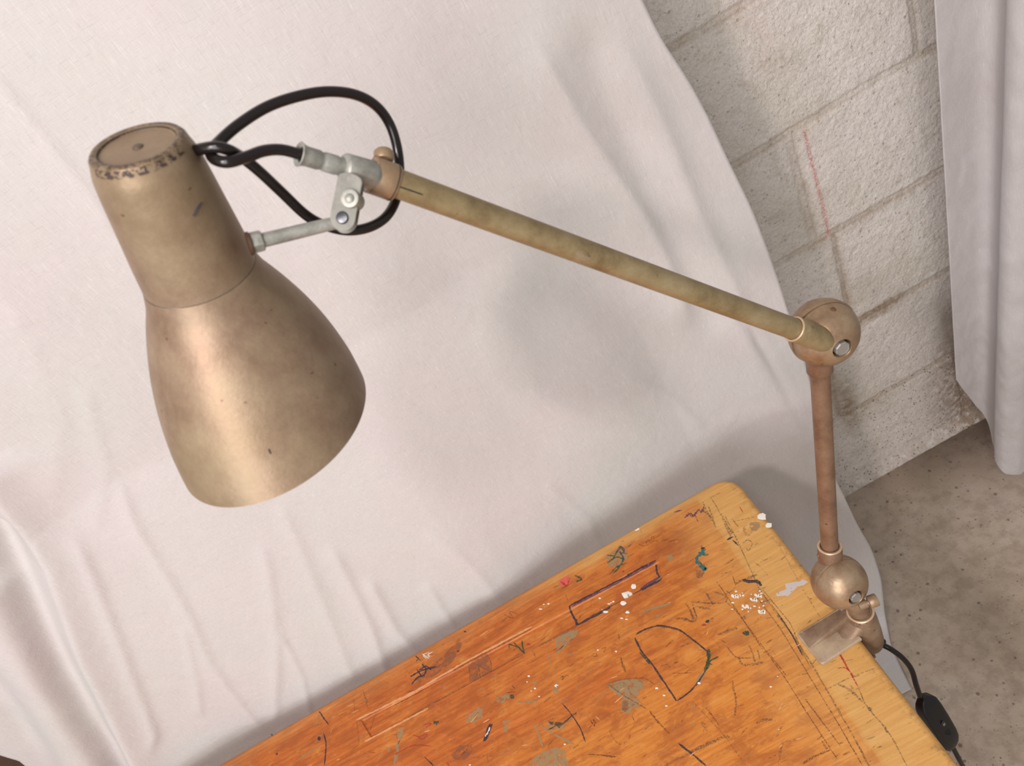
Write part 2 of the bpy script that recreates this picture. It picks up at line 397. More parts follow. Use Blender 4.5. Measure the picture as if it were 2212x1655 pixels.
# red line and pink smear: coloured shadow border of the sheet, painted on
c1 = ony(1738, 285, WY); c2 = ony(1792, 510, WY); c3 = ony(1600, 0, WY); c4 = ony(1660, 110, WY)
def segd(a, b):
    ax, az, bx, bz = a[0], a[2], b[0], b[2]; L2 = (bx - ax) ** 2 + (bz - az) ** 2
    t = np.clip(((X - ax) * (bx - ax) + (Z - az) * (bz - az)) / L2, 0, 1)
    return np.hypot(X - ax - t * (bx - ax), Z - az - t * (bz - az))
shadow_edge = np.exp(-(segd(c1, c2) / .0035) ** 2) + .12 * np.exp(-(segd(c3, c4) / .03) ** 2)
bulge = .0016 * fbm(X, Z, .06, 4, 21) + .0012 * fbm(X, Z, .012, 3, 33)
Y = WY - bulge + joint * .0042 - bead * .0034
fil = np.clip(1 - Z / .03, 0, 1) ** 2
Y = Y - fil * .018
P = np.stack([X, Y, Z], -1)
wall = grid_mesh('wall_back', P, BLOCK, attrs={'joint': joint, 'dirt': np.clip(dirt, 0, 1.5), 'shadow_edge': shadow_edge})
tag(wall, kind='structure')
bm = bmesh.new()
bmesh.ops.create_grid(bm, x_segments=60, y_segments=60, size=1.0)
for v in bm.verts: v.co = Vector((.35 + v.co.x * 1.85, -.6 + v.co.y * 1.75, .0015 * mn.noise(Vector((v.co.x * 8, v.co.y * 8, 0)))))
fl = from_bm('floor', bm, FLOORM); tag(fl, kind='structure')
bm = bmesh.new()
BROWN = N('brown_painted_wall'); BROWN.set(Base_Color=BROWN.ramp(BROWN.noise(BROWN.tc.outputs['Object'], 20, 4), [(.3, srgb(126, 98, 80)), (.7, srgb(142, 112, 92))]), Roughness=.7)
bmesh.ops.create_cube(bm, size=1)
for v in bm.verts: v.co = Vector((-1.29 + v.co.x * .06, .86 + v.co.y * .50, 1.2 + v.co.z * 2.4))
wl = from_bm('wall_left', bm, BROWN.m, smooth=False); tag(wl, kind='structure')

# ------------------------------------------------------------------ white sheet hung in front of the wall
SY = .80
edge_px = [(1330, -120), (1385, -10), (1425, 80), (1480, 160), (1530, 250), (1575, 350), (1620, 440), (1655, 530), (1680, 600), (1702, 670),
           (1735, 765), (1762, 860), (1784, 960), (1805, 1035), (1825, 1075), (1850, 1130), (1882, 1185), (1903, 1250), (1909, 1300)]
E = [tuple(ony(a, b, SY)) for a, b in edge_px]
flo = [(1913, 1342, .004), (1926, 1400, .004), (1952, 1455, .004), (1976, 1500, .004)]
Ef = [tuple(onz(a, b, c)) for a, b, c in flo]
allE = [(E[0][0], SY, 2.3)] + E + Ef
# arc-length parameter along the fall of the sheet: (y, z) profile and the right edge x
prof = []
for (x, y, z) in allE: prof.append((x, y, z))
prof = np.array(prof)
s = np.r_[0, np.cumsum(np.hypot(np.diff(prof[:, 1]), np.diff(prof[:, 2])))]
NV = 420; NU = 360
sv = np.linspace(0, s[-1], NV)
ex_ = np.interp(sv, s, prof[:, 0]); ey_ = np.interp(sv, s, prof[:, 1]); ez_ = np.interp(sv, s, prof[:, 2])
k = np.ones(9) / 9
def sm(a, n=2):
    for _ in range(n):
        p = np.pad(a, 4, mode='edge'); a = np.convolve(p, k, 'valid')
    return a
ey_, ez_ = sm(ey_), sm(ez_); ex_ = sm(ex_, 1)
LEFT = np.interp(ez_, [0, .55, .708, .78, .82, .857, .887, 1.0, 2.3], [-1.05, -1.03, -.996, -.962, -.944, -.932, -.941, -.952, -1.0])
uu = np.linspace(0, 1, NU) ** 1.0
U, V = np.meshgrid(uu, np.arange(NV), indexing='ij')
PX = LEFT[V] + (ex_[V] - LEFT[V]) * U
PY = ey_[V] + 0 * PX; PZ = ez_[V] + 0 * PX
A = PX; B = sv[-1] - sv[V]          # fabric coordinates (x, height along the cloth)
def px2ab(q):
    p = ony(q[0], q[1], SY); return p[0], p[2] - ez_[-1] + (s[-1] - np.interp(-p[2], -prof[:, 2], s)) - (p[2]) if False else p[2]
def pdist(pts, soft=True):
    """signed distance (in x,z at the sheet plane) to a pixel polyline, t = 0..1 along it"""
    Q = [ony(a, b, SY) for a, b in pts]; best = np.full(PX.shape, 9.0); tt = np.zeros_like(PX); L = 0; acc = []
    for a, b in zip(Q[:-1], Q[1:]): acc.append(L); L += math.hypot(b[0] - a[0], b[2] - a[2])
    for (a, b), l0 in zip(zip(Q[:-1], Q[1:]), acc):
        dx, dz = b[0] - a[0], b[2] - a[2]; L2 = dx * dx + dz * dz
        t = np.clip(((PX - a[0]) * dx + (PZ - a[2]) * dz) / L2, 0, 1)
        ox, oz = PX - a[0] - t * dx, PZ - a[2] - t * dz; d = np.hypot(ox, oz)
        sg = np.sign(ox * (-dz) + oz * dx) ; m = d < np.abs(best)
        best = np.where(m, d * sg, best); tt = np.where(m, (l0 + t * math.sqrt(L2)) / L, tt)
    return best, tt
disp = np.zeros_like(PX); DY1_ = .686
def fold(pts, amp, w, asym=1.0, shape='ridge', fade=(.12, .12)):
    global disp
    d, t = pdist(pts)
    env = np.clip(t / max(fade[0], 1e-3), 0, 1) * np.clip((1 - t) / max(fade[1], 1e-3), 0, 1); env = env * env * (3 - 2 * env); env = env ** 1.5
    if amp < .012 and shape == 'ridge': w = w * .6; amp = amp * .75
    wl, wr = w, w * asym; ww = np.where(d > 0, wl, wr)
    if shape == 'ridge': g = np.exp(-(np.abs(d) / ww) ** 1.4)
    else: g = np.exp(-(d / ww) ** 2)
    disp += amp * 1.5 * g * env if amp < .012 else amp * g * env
fold([(-60, 980), (0, 1067), (110, 1200), (190, 1370), (260, 1490), (328, 1601), (420, 1700)], .024, .030, .45, fade=(.05, .02))
fold([(-40, 1110), (60, 1260), (150, 1420), (250, 1560), (300, 1660)], -.022, .020, 1.0, 'soft', fade=(.05, .02))
fold([(-60, 1250), (20, 1330), (110, 1450), (190, 1600), (230, 1700)], .022, .040, 1.0, 'soft', fade=(.05, .02))
fold([(-60, 1420), (30, 1500), (90, 1600), (120, 1680)], -.012, .025, 1.0, 'soft', fade=(.05, .02))
fold([(237, 1000), (293, 1119), (416, 1285), (455, 1360), (586, 1510)], .0042, .010, 1.8)
fold([(150, 1120), (210, 1222), (277, 1356), (344, 1507), (328, 1554)], .005, .010, 1.8)
fold([(560, 1120), (582, 1198), (598, 1317), (590, 1487)], .0035, .010, 1.6)
fold([(600, 1290), (649, 1376), (669, 1475)], .003, .006, 1.6)
fold([(400, 1290), (430, 1400), (440, 1480)], .003, .007, 1.6)
fold([(590, 1040), (613, 1079), (673, 1198), (720, 1300), (760, 1390)], .0035, .014, 1.4)
fold([(700, 1120), (760, 1220), (790, 1275), (839, 1413)], .005, .012, 1.6)
fold([(780, 1180), (839, 1275), (925, 1360)], .005, .012, 1.6)
fold([(900, 1180), (953, 1262), (1010, 1323)], .004, .010, 1.6)
fold([(-40, 120), (0, 180), (100, 300), (200, 420), (300, 590)], .003, .010, 2.0)
fold([(-40, 560), (60, 720), (130, 900), (120, 1100)], .002, .02, 2.0)
fold([(180, 820), (230, 1010), (210, 1150)], .002, .012, 1.6)
fold([(1130, 40), (1187, 150), (1252, 270), (1339, 395), (1383, 454), (1440, 563), (1500, 720)], .007, .020, 1.5)
fold([(1240, 0), (1310, 200), (1400, 400), (1480, 560), (1560, 760)], -.005, .022, 1.0, 'soft')
fold([(1290, 0), (1400, 200), (1448, 313), (1502, 449), (1584, 612), (1628, 748), (1720, 884), (1770, 1000)], .007, .024, 1.5)
fold([(1580, 640), (1650, 760), (1705, 860), (1760, 960)], -.004, .008, 1.0, 'soft')
fold([(1330, 800), (1440, 850), (1530, 930)], .002, .010, 2.0)
fold([(1120, 820), (1260, 880), (1420, 900)], .0018, .010, 2.0)
fold([(1150, 1000), (1250, 1080), (1290, 1180)], .002, .010, 2.0)
fold([(900, 1080), (1000, 1150), (1100, 1260)], .0025, .012, 2.0)
Af = PX * .92 + PZ * .25
disp += .016 * fbm(Af, PZ * .35, .22, 2, 3) + .006 * fbm(Af, PZ * .4, .09, 2, 8) + .0010 * fbm(PX + PZ * .3, PZ * .5, .03, 2, 12)
edgefade = np.clip((1 - U) / .05, 0, 1)
PYo = -.072 * np.clip((.12 - PX) / .35, 0, 1) * np.clip((PX + .98) / .2, 0, 1) * np.clip((1.15 - PZ) / .4, 0, 1)
disp *= .8 * (.35 + .65 * edgefade) * (.4 + .6 * np.clip(U / .06, 0, 1))
# displacement goes towards the room on the fall, upwards on the floor
dy = np.gradient(ey_); dz = np.gradient(ez_); ln = np.hypot(dy, dz); ny = dz / ln; nz = -dy / ln   # normal: (-) towards viewer
ny, nz = sm(ny, 1), sm(nz, 1)
onf = np.clip(ez_[V] / .12, .12, 1)
PYd = PY + PYo * np.clip(PZ / .3, 0, 1) + disp * ny[V] * onf; PZd = PZ + np.abs(disp) * np.clip(nz[V], 0, 1) * onf
PYd = np.minimum(PYd, WY - .025)
PYd = np.where((PZ > .70) & (PZ < .80) & (PX < .15), np.maximum(PYd, DY1_ + .012), PYd)
PZd = np.maximum(PZd, .003)
P = np.stack([PX, PYd, PZd], -1)
sheet = grid_mesh('hanging_sheet', P, SHEET)
tag(sheet, 'large creased white cotton sheet hanging behind the desk and spreading onto the floor', 'sheet')
md = sheet.modifiers.new('t', 'SOLIDIFY'); md.thickness = .0006; md.offset = 0

# ------------------------------------------------------------------ right curtain
def build_curtain():
    key = [  # plan points (x, y offset); left edge first
        (.000, .045), (.030, .050), (.060, .050), (.072, .035), (.060, .005), (.045, -.015), (.052, -.035), (.085, -.045), (.125, -.030),
        (.150, .010), (.175, .020), (.205, -.010), (.235, -.035), (.270, -.025), (.300, .015), (.34, .015), (.38, -.02), (.43, -.03), (.48, .01), (.53, .01), (.60, -.02)]
    K = np.array(key); cs = np.r_[0, np.cumsum(np.hypot(np.diff(K[:, 0]), np.diff(K[:, 1])))]
    pp = smooth_path([(a, b, 0) for a, b in key], 12); pl = np.array([(p.x, p.y) for p in pp])
    cs = np.r_[0, np.cumsum(np.hypot(np.diff(pl[:, 0]), np.diff(pl[:, 1])))]
    nu = 330; nv = 240; su = np.linspace(0, cs[-1], nu)
    kx = np.interp(su, cs, pl[:, 0]); ky = np.interp(su, cs, pl[:, 1])
    # hem height along the cloth: the hidden back layer is drawn up at its edge
    hem = np.interp(su, [0, .020, .06, .10, .14, .165, .20, .25, cs[-1]], [.345, .30, .215, .13, .105, .075, .055, .05, .04])
    t = np.linspace(0, 1, nv)
    Z = hem[:, None] + (2.3 - hem[:, None]) * (t[None, :] ** 1.25)
    yb = .865 + .075 * (1.1 - Z) / 1.06
    x0 = .652 - .012 * np.clip((1.1 - Z), -1, 1.1)
    squeeze = np.interp(Z, [0, .25, .6, 1.1, 2.3], [.82, .80, .95, 1.18, 1.3])
    xx = x0 + kx[:, None] * squeeze; yy = yb + ky[:, None] * np.interp(Z, [0, .3, 1.1, 2.3], [.85, .9, 1.0, .9])
    S = su[:, None] + 0 * Z
    crease = .0035 * fbm(S + Z * .35, Z - S * .3, .075, 3, 61) + .0012 * fbm(S * 1.4 + Z * .5, Z * .8, .02, 2, 71)
    yy = yy - crease; xx = xx - crease * .6
    o = grid_mesh('curtain', np.stack([xx, yy, Z], -1), CURT)
    md = o.modifiers.new('t', 'SOLIDIFY'); md.thickness = .0012; md.offset = 0
    tag(o, 'narrow white curtain in deep pleats hanging at the right in front of the block wall', 'curtain')
build_curtain()

# ------------------------------------------------------------------ desk
DZ = .76; DX0, DX1, DY0, DY1 = -1.02, .1335, .13, .686; THK = .024; CR = .030
desk = thing('school_desk', (-.45, .41, 0), label='old orange varnished wooden school desk with carved and inked scribbles under the lamp', cat='desk')
def rrect(x0, x1, y0, y1, r, n=10):
    pts = []
    for cx, cy, a0 in ((x1 - r, y1 - r, 0), (x0 + r, y1 - r, 90), (x0 + r, y0 + r, 180), (x1 - r, y0 + r, 270)):
        for k in range(n + 1):
            a = math.radians(a0 + 90 * k / n); pts.append((cx + r * math.cos(a), cy + r * math.sin(a)))
    return pts
GR = [(-.445, .631), (-.007, .6185), (-.0135, .5935), (-.434, .600)]      # pencil groove corners
bm = bmesh.new()
ER = .0075; rs = []
for k in range(7):                                  # rounded upper arris, then side, then lower arris
    a = math.radians(90 - 90 * k / 6); ins = ER * (1 - math.cos(a)); zz = DZ - ER * (1 - math.sin(a))
    rs.append([Vector((x, y, zz)) for x, y in rrect(DX0 + ins, DX1 - ins, DY0 + ins, DY1 - ins, CR - ins)])
for k in range(5):
    a = math.radians(90 * k / 4); ins = .004 * (1 - math.cos(a)); zz = DZ - THK + .004 * (1 - math.sin(a))
    rs.append([Vector((x, y, zz)) for x, y in rrect(DX0 + ins, DX1 - ins, DY0 + ins, DY1 - ins, CR - ins)])
loops = rings(bm, rs, cap0=False, cap1=True)
GD = .0018
top = loops[0]
g_out = [bm.verts.new((x, y, DZ)) for x, y in GR]
gc = Vector((sum(g[0] for g in GR) / 4, sum(g[1] for g in GR) / 4, 0))
g_in = []
for x, y in GR:
    q = Vector((x, y, 0)); q.x += .0014 * (1 if gc.x > x else -1); q.y += .0014 * (1 if gc.y > y else -1); g_in.append(bm.verts.new((q.x, q.y, DZ - GD)))
for i in range(4): bm.faces.new((g_out[i], g_out[(i + 1) % 4], g_in[(i + 1) % 4], g_in[i]))
bm.faces.new(g_in)
ed = [bm.edges.new((top[i], top[(i + 1) % len(top)])) if bm.edges.get((top[i], top[(i + 1) % len(top)])) is None else bm.edges.get((top[i], top[(i + 1) % len(top)])) for i in range(len(top))]
ed += [bm.edges.get((g_out[i], g_out[(i + 1) % 4])) for i in range(4)]
bmesh.ops.triangle_fill(bm, use_beauty=True, edges=ed)
bmesh.ops.recalc_face_normals(bm, faces=bm.faces)

# ---- writing, scratches and paint on the desk top (pixel strokes laid on the desk plane)
def ingroove(x, y):
    s = 0
    for i in range(4):
        a, b = GR[i], GR[(i + 1) % 4]; s += 1 if (b[0] - a[0]) * (y - a[1]) - (b[1] - a[1]) * (x - a[0]) < 0 else 0
    return s in (0, 4)
LAY = [0]
def zt(x, y): return (DZ - GD if ingroove(x, y) else DZ) + .00010 + LAY[0] * 4e-7
CROPS = {'A': (1150, 1020, 4.0218), 'B': (1300, 1300, 3.6867), 'C': (780, 1350, 3.5677), 'D': (1200, 1000, 2.1858), 'E': (400, 1250, 2.4578), 'P': (0, 0, 1), 'J': (1650, 1130, 5.1714)}
def desk_pt(c, q):
    ox, oy, sc = CROPS[c]; p = onz(ox + q[0] / sc, oy + q[1] / sc, DZ); return p[0], p[1]
PXM = .00049
def stroke(c, col, w, pts, closed=False, jit=.35, curve=True):
    LAY[0] += 1
    P2 = [desk_pt(c, q) for q in pts]
    if closed: P2.append(P2[0])
    if curve and len(P2) > 2: path = [(p.x, p.y) for p in smooth_path([(a, b, 0) for a, b in P2], 6)]
    else:
        path = []
        for a, b in zip(P2[:-1], P2[1:]):
            n = max(2, int(math.hypot(b[0] - a[0], b[1] - a[1]) / .004))
            path += [(a[0] + (b[0] - a[0]) * k / n, a[1] + (b[1] - a[1]) * k / n) for k in range(n)]
        path.append(P2[-1])
    mi = 1 + MKN.index(col); prev = None; w = w * PXM * .85
    for i, (x, y) in enumerate(path):
        a = path[max(i - 1, 0)]; b = path[min(i + 1, len(path) - 1)]
        dx, dy = b[0] - a[0], b[1] - a[1]; L = math.hypot(dx, dy) or 1; nx, ny_ = -dy / L, dx / L
        ww = w * .5 * (1 + random.uniform(-jit, jit)) * (.45 if i in (0, len(path) - 1) else 1)
        ox = random.uniform(-1, 1) * w * .12
        if not (DX0 + .004 < x < DX1 - .006 and DY0 + .004 < y < DY1 - .006): prev = None; continue
        l = bm.verts.new((x + nx * (ww + ox), y + ny_ * (ww + ox), zt(x, y))); r = bm.verts.new((x - nx * (ww - ox), y - ny_ * (ww - ox), zt(x, y)))
        if prev: bm.faces.new((prev[0], prev[1], r, l)).material_index = mi
        prev = (l, r)
def patch(c, col, pts, jit=.0006, sub=4, thick=0.0):
    LAY[0] += 1
    P2 = [desk_pt(c, q) for q in pts]; ring = []
    for a, b in zip(P2, P2[1:] + P2[:1]):
        for k in range(sub):
            t = k / sub; ring.append((a[0] + (b[0] - a[0]) * t + random.uniform(-jit, jit), a[1] + (b[1] - a[1]) * t + random.uniform(-jit, jit)))
    cx = sum(p[0] for p in ring) / len(ring); cy = sum(p[1] for p in ring) / len(ring)
    cv = bm.verts.new((cx, cy, zt(cx, cy) + thick)); vs = [bm.verts.new((x, y, zt(x, y))) for x, y in ring]; mi = 1 + MKN.index(col)
    for i in range(len(vs)): bm.faces.new((cv, vs[i], vs[(i + 1) % len(vs)])).material_index = mi
def blob(c, col, x, y, rx, ry=None, thick=.0004, n=9):
    ry = ry or rx
    patch(c, col, [(x + rx * math.cos(2 * math.pi * k / n) * random.uniform(.7, 1.2), y + ry * math.sin(2 * math.pi * k / n) * random.uniform(.7, 1.2)) for k in range(n)], jit=.00008, sub=2, thick=thick)

# worn patches down to bare wood
for pts in ([(220, 1450), (300, 1380), (400, 1370), (380, 1420), (300, 1470), (270, 1510), (230, 1500)],):
    patch('A', 'bare', pts)
patch('C', 'bare', [(1900, 455), (2060, 420), (2200, 440), (2170, 500), (2120, 560), (2180, 620), (2110, 640), (2000, 560), (1930, 510)])
patch('C', 'bare', [(2010, 570), (2140, 610), (2070, 680), (2000, 670)])
patch('C', 'bare', [(1290, 1088), (1340, 1020), (1420, 970), (1500, 945), (1550, 960), (1560, 1030), (1600, 1088)])
patch('C', 'bare', [(1470, 500), (1500, 470), (1530, 520), (1490, 530)])
patch('C', 'bare', [(270, 800), (330, 790), (320, 860), (290, 900), (290, 1000), (265, 1080), (250, 1080), (262, 960), (280, 880)])
patch('C', 'bare', [(1540, 130), (1590, 90), (1640, 60), (1660, 90), (1600, 130), (1560, 190), (1510, 225), (1500, 210), (1550, 175)])
patch('C', 'bare', [(1590, 235), (1630, 215), (1620, 235)]); patch('C', 'bare', [(185, 950), (230, 935), (220, 980)])
patch('C', 'bare', [(805, 700), (900, 640), (940, 650), (930, 710), (880, 760), (820, 750)], jit=.002)
patch('C', 'bare', [(1440, 760), (1520, 790), (1640, 700), (1670, 660), (1600, 740), (1560, 800), (1450, 810)], jit=.002)
patch('C', 'bare', [(1180, 590), (1260, 610), (1350, 600), (1370, 580), (1260, 590)]); patch('C', 'bare', [(1330, 430), (1360, 450), (1340, 480)])
patch('C', 'bare', [(1040, 540), (1130, 530), (1150, 560), (1090, 600), (1050, 590)], jit=.002); patch('C', 'bare', [(1090, 740), (1140, 735), (1130, 830), (1100, 830)])
patch('C', 'smudge', [(700, 1000), (760, 930), (850, 920), (860, 970), (800, 1040), (720, 1040)])
patch('C', 'smudge', [(400, 430), (520, 330), (640, 230), (760, 100), (780, 160), (700, 290), (560, 400), (440, 460)])
patch('A', 'bare', [(950, 1210), (1060, 1170), (1200, 1130), (1200, 1150), (1050, 1195), (960, 1225)]); patch('A', 'bare', [(1060, 1245), (1110, 1235), (1090, 1265)])
patch('A', 'bare', [(1170, 730), (1210, 710), (1225, 750), (1190, 780)]); patch('A', 'smudge', [(1420, 850), (1500, 840), (1480, 920), (1430, 920)])
patch('A', 'bare', [(640, 740), (760, 650), (820, 680), (830, 760), (760, 830), (660, 820)], jit=.0014)
patch('B', 'bare', [(50, 655), (200, 610), (330, 620), (300, 680), (240, 710), (200, 760), (100, 700)], jit=.001)
patch('B', 'smudge', [(170, 770), (265, 820), (180, 880), (155, 860)])
patch('B', 'bare', [(740, 650), (790, 560), (830, 570), (780, 660)]); 
patch('D', 'bare', [(0, 830), (60, 790), (100, 800), (60, 850), (0, 880)])
patch('D', 'bare', [(0, 1380), (40, 1350), (60, 1432), (0, 1432)])
# groove arrises: lit edge and shade line painted as pale and dark strokes
stroke('E', 'light', 6.5, [(910, 752), (1200, 610), (1500, 435), (1840, 255)], curve=False)
stroke('E', 'scr', 4, [(920, 760), (1200, 622), (1500, 447), (1840, 267)], curve=False)
stroke('E', 'light', 6, [(955, 865), (1100, 790), (1290, 690)], curve=False)
stroke('E', 'pencil', 5, [(1180, 735), (1500, 560), (1760, 420), (2080, 255)], curve=False)
stroke('E', 'pencil', 3, [(912, 755), (922, 870)], curve=False)
stroke('A', 'ink', 7, [(320, 1165), (560, 1040), (800, 915), (960, 825), (1075, 770)], curve=False)
stroke('A', 'ink', 8, [(390, 1330), (560, 1240), (700, 1160), (900, 1050), (1110, 940)], curve=False)
stroke('A', 'purple', 5, [(340, 1170), (700, 985), (1070, 785)], curve=False)
stroke('A', 'ink', 6, [(1070, 790), (1080, 860), (1100, 910), (1120, 940)]); stroke('A', 'ink', 7, [(320, 1165), (340, 1230), (370, 1280), (390, 1330)])
patch('A', 'purple', [(930, 1000), (1080, 900), (1120, 935), (940, 1030)], jit=.001)
# D-shaped drawing
stroke('B', 'ink', 5, [(263, 288), (320, 400), (400, 500), (490, 630), (595, 790)]); stroke('B', 'green', 4, [(300, 400), (350, 460), (385, 500)])
stroke('B', 'ink', 4.5, [(270, 262), (360, 215), (455, 192), (560, 208), (640, 238), (740, 315), (840, 395)]); stroke('B', 'pencil', 4, [(455, 198), (560, 214), (640, 244), (740, 321)])
stroke('B', 'ink', 4, [(840, 395), (850, 470), (825, 550), (760, 650), (690, 725), (600, 790)]); stroke('B', 'green', 9, [(848, 380), (850, 470), (820, 560)])
stroke('B', 'green', 5, [(840, 490), (880, 462), (930, 440)]); stroke('B', 'green', 5, [(830, 480), (880, 500)])
# star / asterisk and small drawings left
stroke('C', 'ink', 6, [(380, 400), (430, 370), (490, 345), (580, 325)]); stroke('C', 'ink', 6, [(390, 460), (430, 410), (480, 390)]); stroke('C', 'ink', 5, [(430, 345), (470, 400)])
stroke('C', 'ink', 5, [(470, 300), (500, 350), (480, 400)]); stroke('C', 'ink', 4, [(420, 240), (440, 260), (425, 280)]); stroke('C', 'ink', 4, [(440, 260), (460, 275)])
stroke('C', 'ink', 5, [(445, 350), (500, 320), (540, 345)])
for q in ([(845, 280), (995, 360)], [(895, 250), (915, 420)], [(825, 290), (835, 445)], [(965, 215), (995, 290), (1000, 360)], [(960, 240), (850, 400)], [(905, 310), (870, 430)]): stroke('C', 'pencil', 3.5, q)
patch('C', 'smudge', [(830, 290), (965, 215), (1000, 355), (840, 440)])
for q in ([(1130, 145), (1200, 165), (1255, 215)], [(1170, 130), (1255, 215)], [(1235, 115), (1240, 160), (1255, 215)], [(1130, 145), (1140, 180)]): stroke('C', 'green', 4, q)
stroke('C', 'ink', 3, [(1165, 470), (1185, 490)]); stroke('C', 'ink', 3, [(1550, 605), (1620, 690), (1690, 800), (1730, 905)]); stroke('C', 'scr', 2.5, [(1535, 410), (1560, 395), (1550, 425), (1580, 390), (1600, 395)])
stroke('C', 'scr', 2.5, [(1535, 395), (1560, 400)]); stroke('C', 'scr', 2, [(1810, 240), (1790, 245), (1790, 222), (1815, 225), (1810, 245), (1830, 235)]); stroke('C', 'scr', 2, [(1850, 185), (1885, 175), (1870, 215)])
blob('C', 'ink', 747, 203, 10, 8, .0001); blob('C', 'ink', 800, 52, 9, 7, .0001); blob('C', 'red', 1285, 145, 18, 9, .0001)
patch('C', 'ink', [(985, 765), (1020, 765), (965, 895), (935, 900)], jit=.0006); patch('C', 'white', [(990, 790), (1000, 790), (965, 860), (958, 855)], jit=.0008)
stroke('C', 'pencil', 3, [(2110, 100), (2150, 190), (2212, 290)]); stroke('C', 'bare', 5, [(1340, 770), (1370, 850), (1400, 940)]); stroke('C', 'bare', 5, [(1370, 770), (1500, 850), (1640, 920)])
stroke('C', 'scr', 3, [(1750, 800), (1780, 770), (1770, 740), (1800, 780), (1790, 730), (1815, 770)]); stroke('C', 'scr', 2.5, [(1750, 1000), (1860, 1005), (1970, 1018)])
stroke('C', 'scr', 3, [(100, 705), (60, 820)]); stroke('C', 'ink', 3, [(490, 1020), (560, 1088)]); stroke('C', 'pencil', 3, [(20, 510), (50, 640)])
stroke('C', 'red', 3, [(260, 1000), (400, 930), (540, 935)]); stroke('C', 'red', 2.5, [(400, 850), (450, 860), (510, 840), (480, 880), (440, 870)]); stroke('C', 'red', 2.5, [(480, 770), (540, 760), (500, 790)])
stroke('C', 'green', 12, [(1150, 545), (1180, 565)]); patch('C', 'green', [(560, 740), (600, 745), (590, 770), (565, 765)], jit=.001)
stroke('E', 'ink', 4, [(712, 705), (735, 740), (762, 775)]); stroke('E', 'bare', 4, [(710, 705), (698, 785)]); stroke('E', 'ink', 4, [(735, 820), (748, 880), (740, 990)]); stroke('E', 'bare', 5, [(735, 820), (690, 870)]); stroke('E', 'bare', 5, [(715, 885), (600, 960)])
blob('E', 'ink', 712, 850, 9, 12, .0001); blob('E', 'ink', 460, 830, 6, 6, .0001); blob('E', 'ink', 487, 932, 6, 6, .0001); stroke('E', 'pencil', 3, [(945, 600), (970, 660)]); stroke('E', 'pencil', 3, [(895, 640), (900, 700)])
stroke('E', 'pencil', 3, [(1690, 190), (1740, 210), (1720, 175), (1770, 190)])
# drawings near the back edge
patch('A', 'pinkp', [(235, 945), (290, 905), (325, 915), (330, 970), (270, 995), (240, 980)], jit=.0009); stroke('A', 'red', 5, [(245, 950), (300, 985), (325, 920)]); stroke('A', 'green', 6, [(370, 900), (430, 930), (380, 950)])
for q in ([(650, 790), (730, 740), (800, 760)], [(670, 890), (740, 820), (820, 790)], [(700, 760), (760, 650), (800, 700)], [(760, 690), (790, 760), (740, 840)], [(650, 720), (710, 730)], [(700, 880), (760, 830)]): stroke('A', 'green', 5, q, jit=.6)
for q in ([(740, 700), (775, 650), (800, 690), (760, 710)],): stroke('A', 'purple', 4, q)
stroke('A', 'red', 8, [(780, 870), (800, 860)])
for q in ([(1470, 640), (1480, 700), (1430, 750), (1490, 860)], [(1430, 760), (1420, 800)], [(1440, 700), (1530, 720)], [(1480, 690), (1510, 670)], [(1455, 780), (1500, 850), (1510, 830)]): stroke('A', 'teal', 8, q, jit=.6)
stroke('A', 'ink', 9, [(1465, 665), (1500, 660)])
stroke('A', 'scr', 2.6, [(985, 600), (990, 620), (1005, 590), (1015, 600), (1005, 612), (1030, 590), (1040, 560), (1060, 570), (1045, 585)]); stroke('A', 'scr', 2.4, [(920, 620), (960, 640), (1010, 630), (1050, 600), (1100, 600)])
for q in ([(1320, 400), (1370, 360), (1400, 380), (1440, 330), (1470, 350), (1490, 300)], [(1350, 350), (1390, 400)], [(1230, 350), (1300, 330)]): stroke('A', 'purple', 6, q, jit=.7)
for q in ([(1480, 260), (1520, 350), (1600, 480)], [(1530, 300), (1560, 380), (1590, 480)], [(1480, 330), (1560, 400)]): stroke('A', 'pencil', 5, q)
stroke('A', 'pencil', 3, [(1540, 205), (1600, 300), (1640, 380)]); stroke('A', 'pencil', 3, [(1560, 215), (1640, 175)]); patch('A', 'pencil', [(1635, 350), (1690, 440), (1740, 530), (1720, 560), (1660, 440)], jit=.0006)
stroke('A', 'ink', 8, [(1690, 590), (1740, 560)]); stroke('A', 'ink', 5, [(1740, 590), (1790, 640)])
stroke('A', 'red', 2.5, [(1800, 300), (1830, 350)]); stroke('A', 'faint', 8, [(1840, 480), (1850, 530), (1890, 545), (1920, 480)]); stroke('A', 'faint', 3, [(1750, 430), (1950, 385)])
stroke('A', 'pencil', 3, [(1830, 620), (1870, 590), (1910, 620), (1880, 680), (1860, 660)]); stroke('A', 'faint', 3, [(1980, 780), (2080, 740)]); stroke('A', 'faint', 3, [(1920, 780), (1990, 830), (2050, 910)])
stroke('A', 'pencil', 7, [(1760, 970), (1840, 935), (1960, 890)]); stroke('A', 'ink', 8, [(1830, 935), (1870, 950), (1950, 950), (1990, 990)]); stroke('A', 'pencil', 4, [(1780, 940), (1900, 960)])
for q in ([(1240, 1275), (1330, 1275), (1390, 1295), (1370, 1200), (1330, 1140)], [(1390, 1150), (1430, 1270)], [(1430, 1170), (1550, 1195)], [(1500, 1040), (1540, 1100), (1580, 1165)], [(1580, 1040), (1660, 1070), (1690, 1110), (1640, 1140), (1380, 1130)]): stroke('A', 'pencil', 5, q)
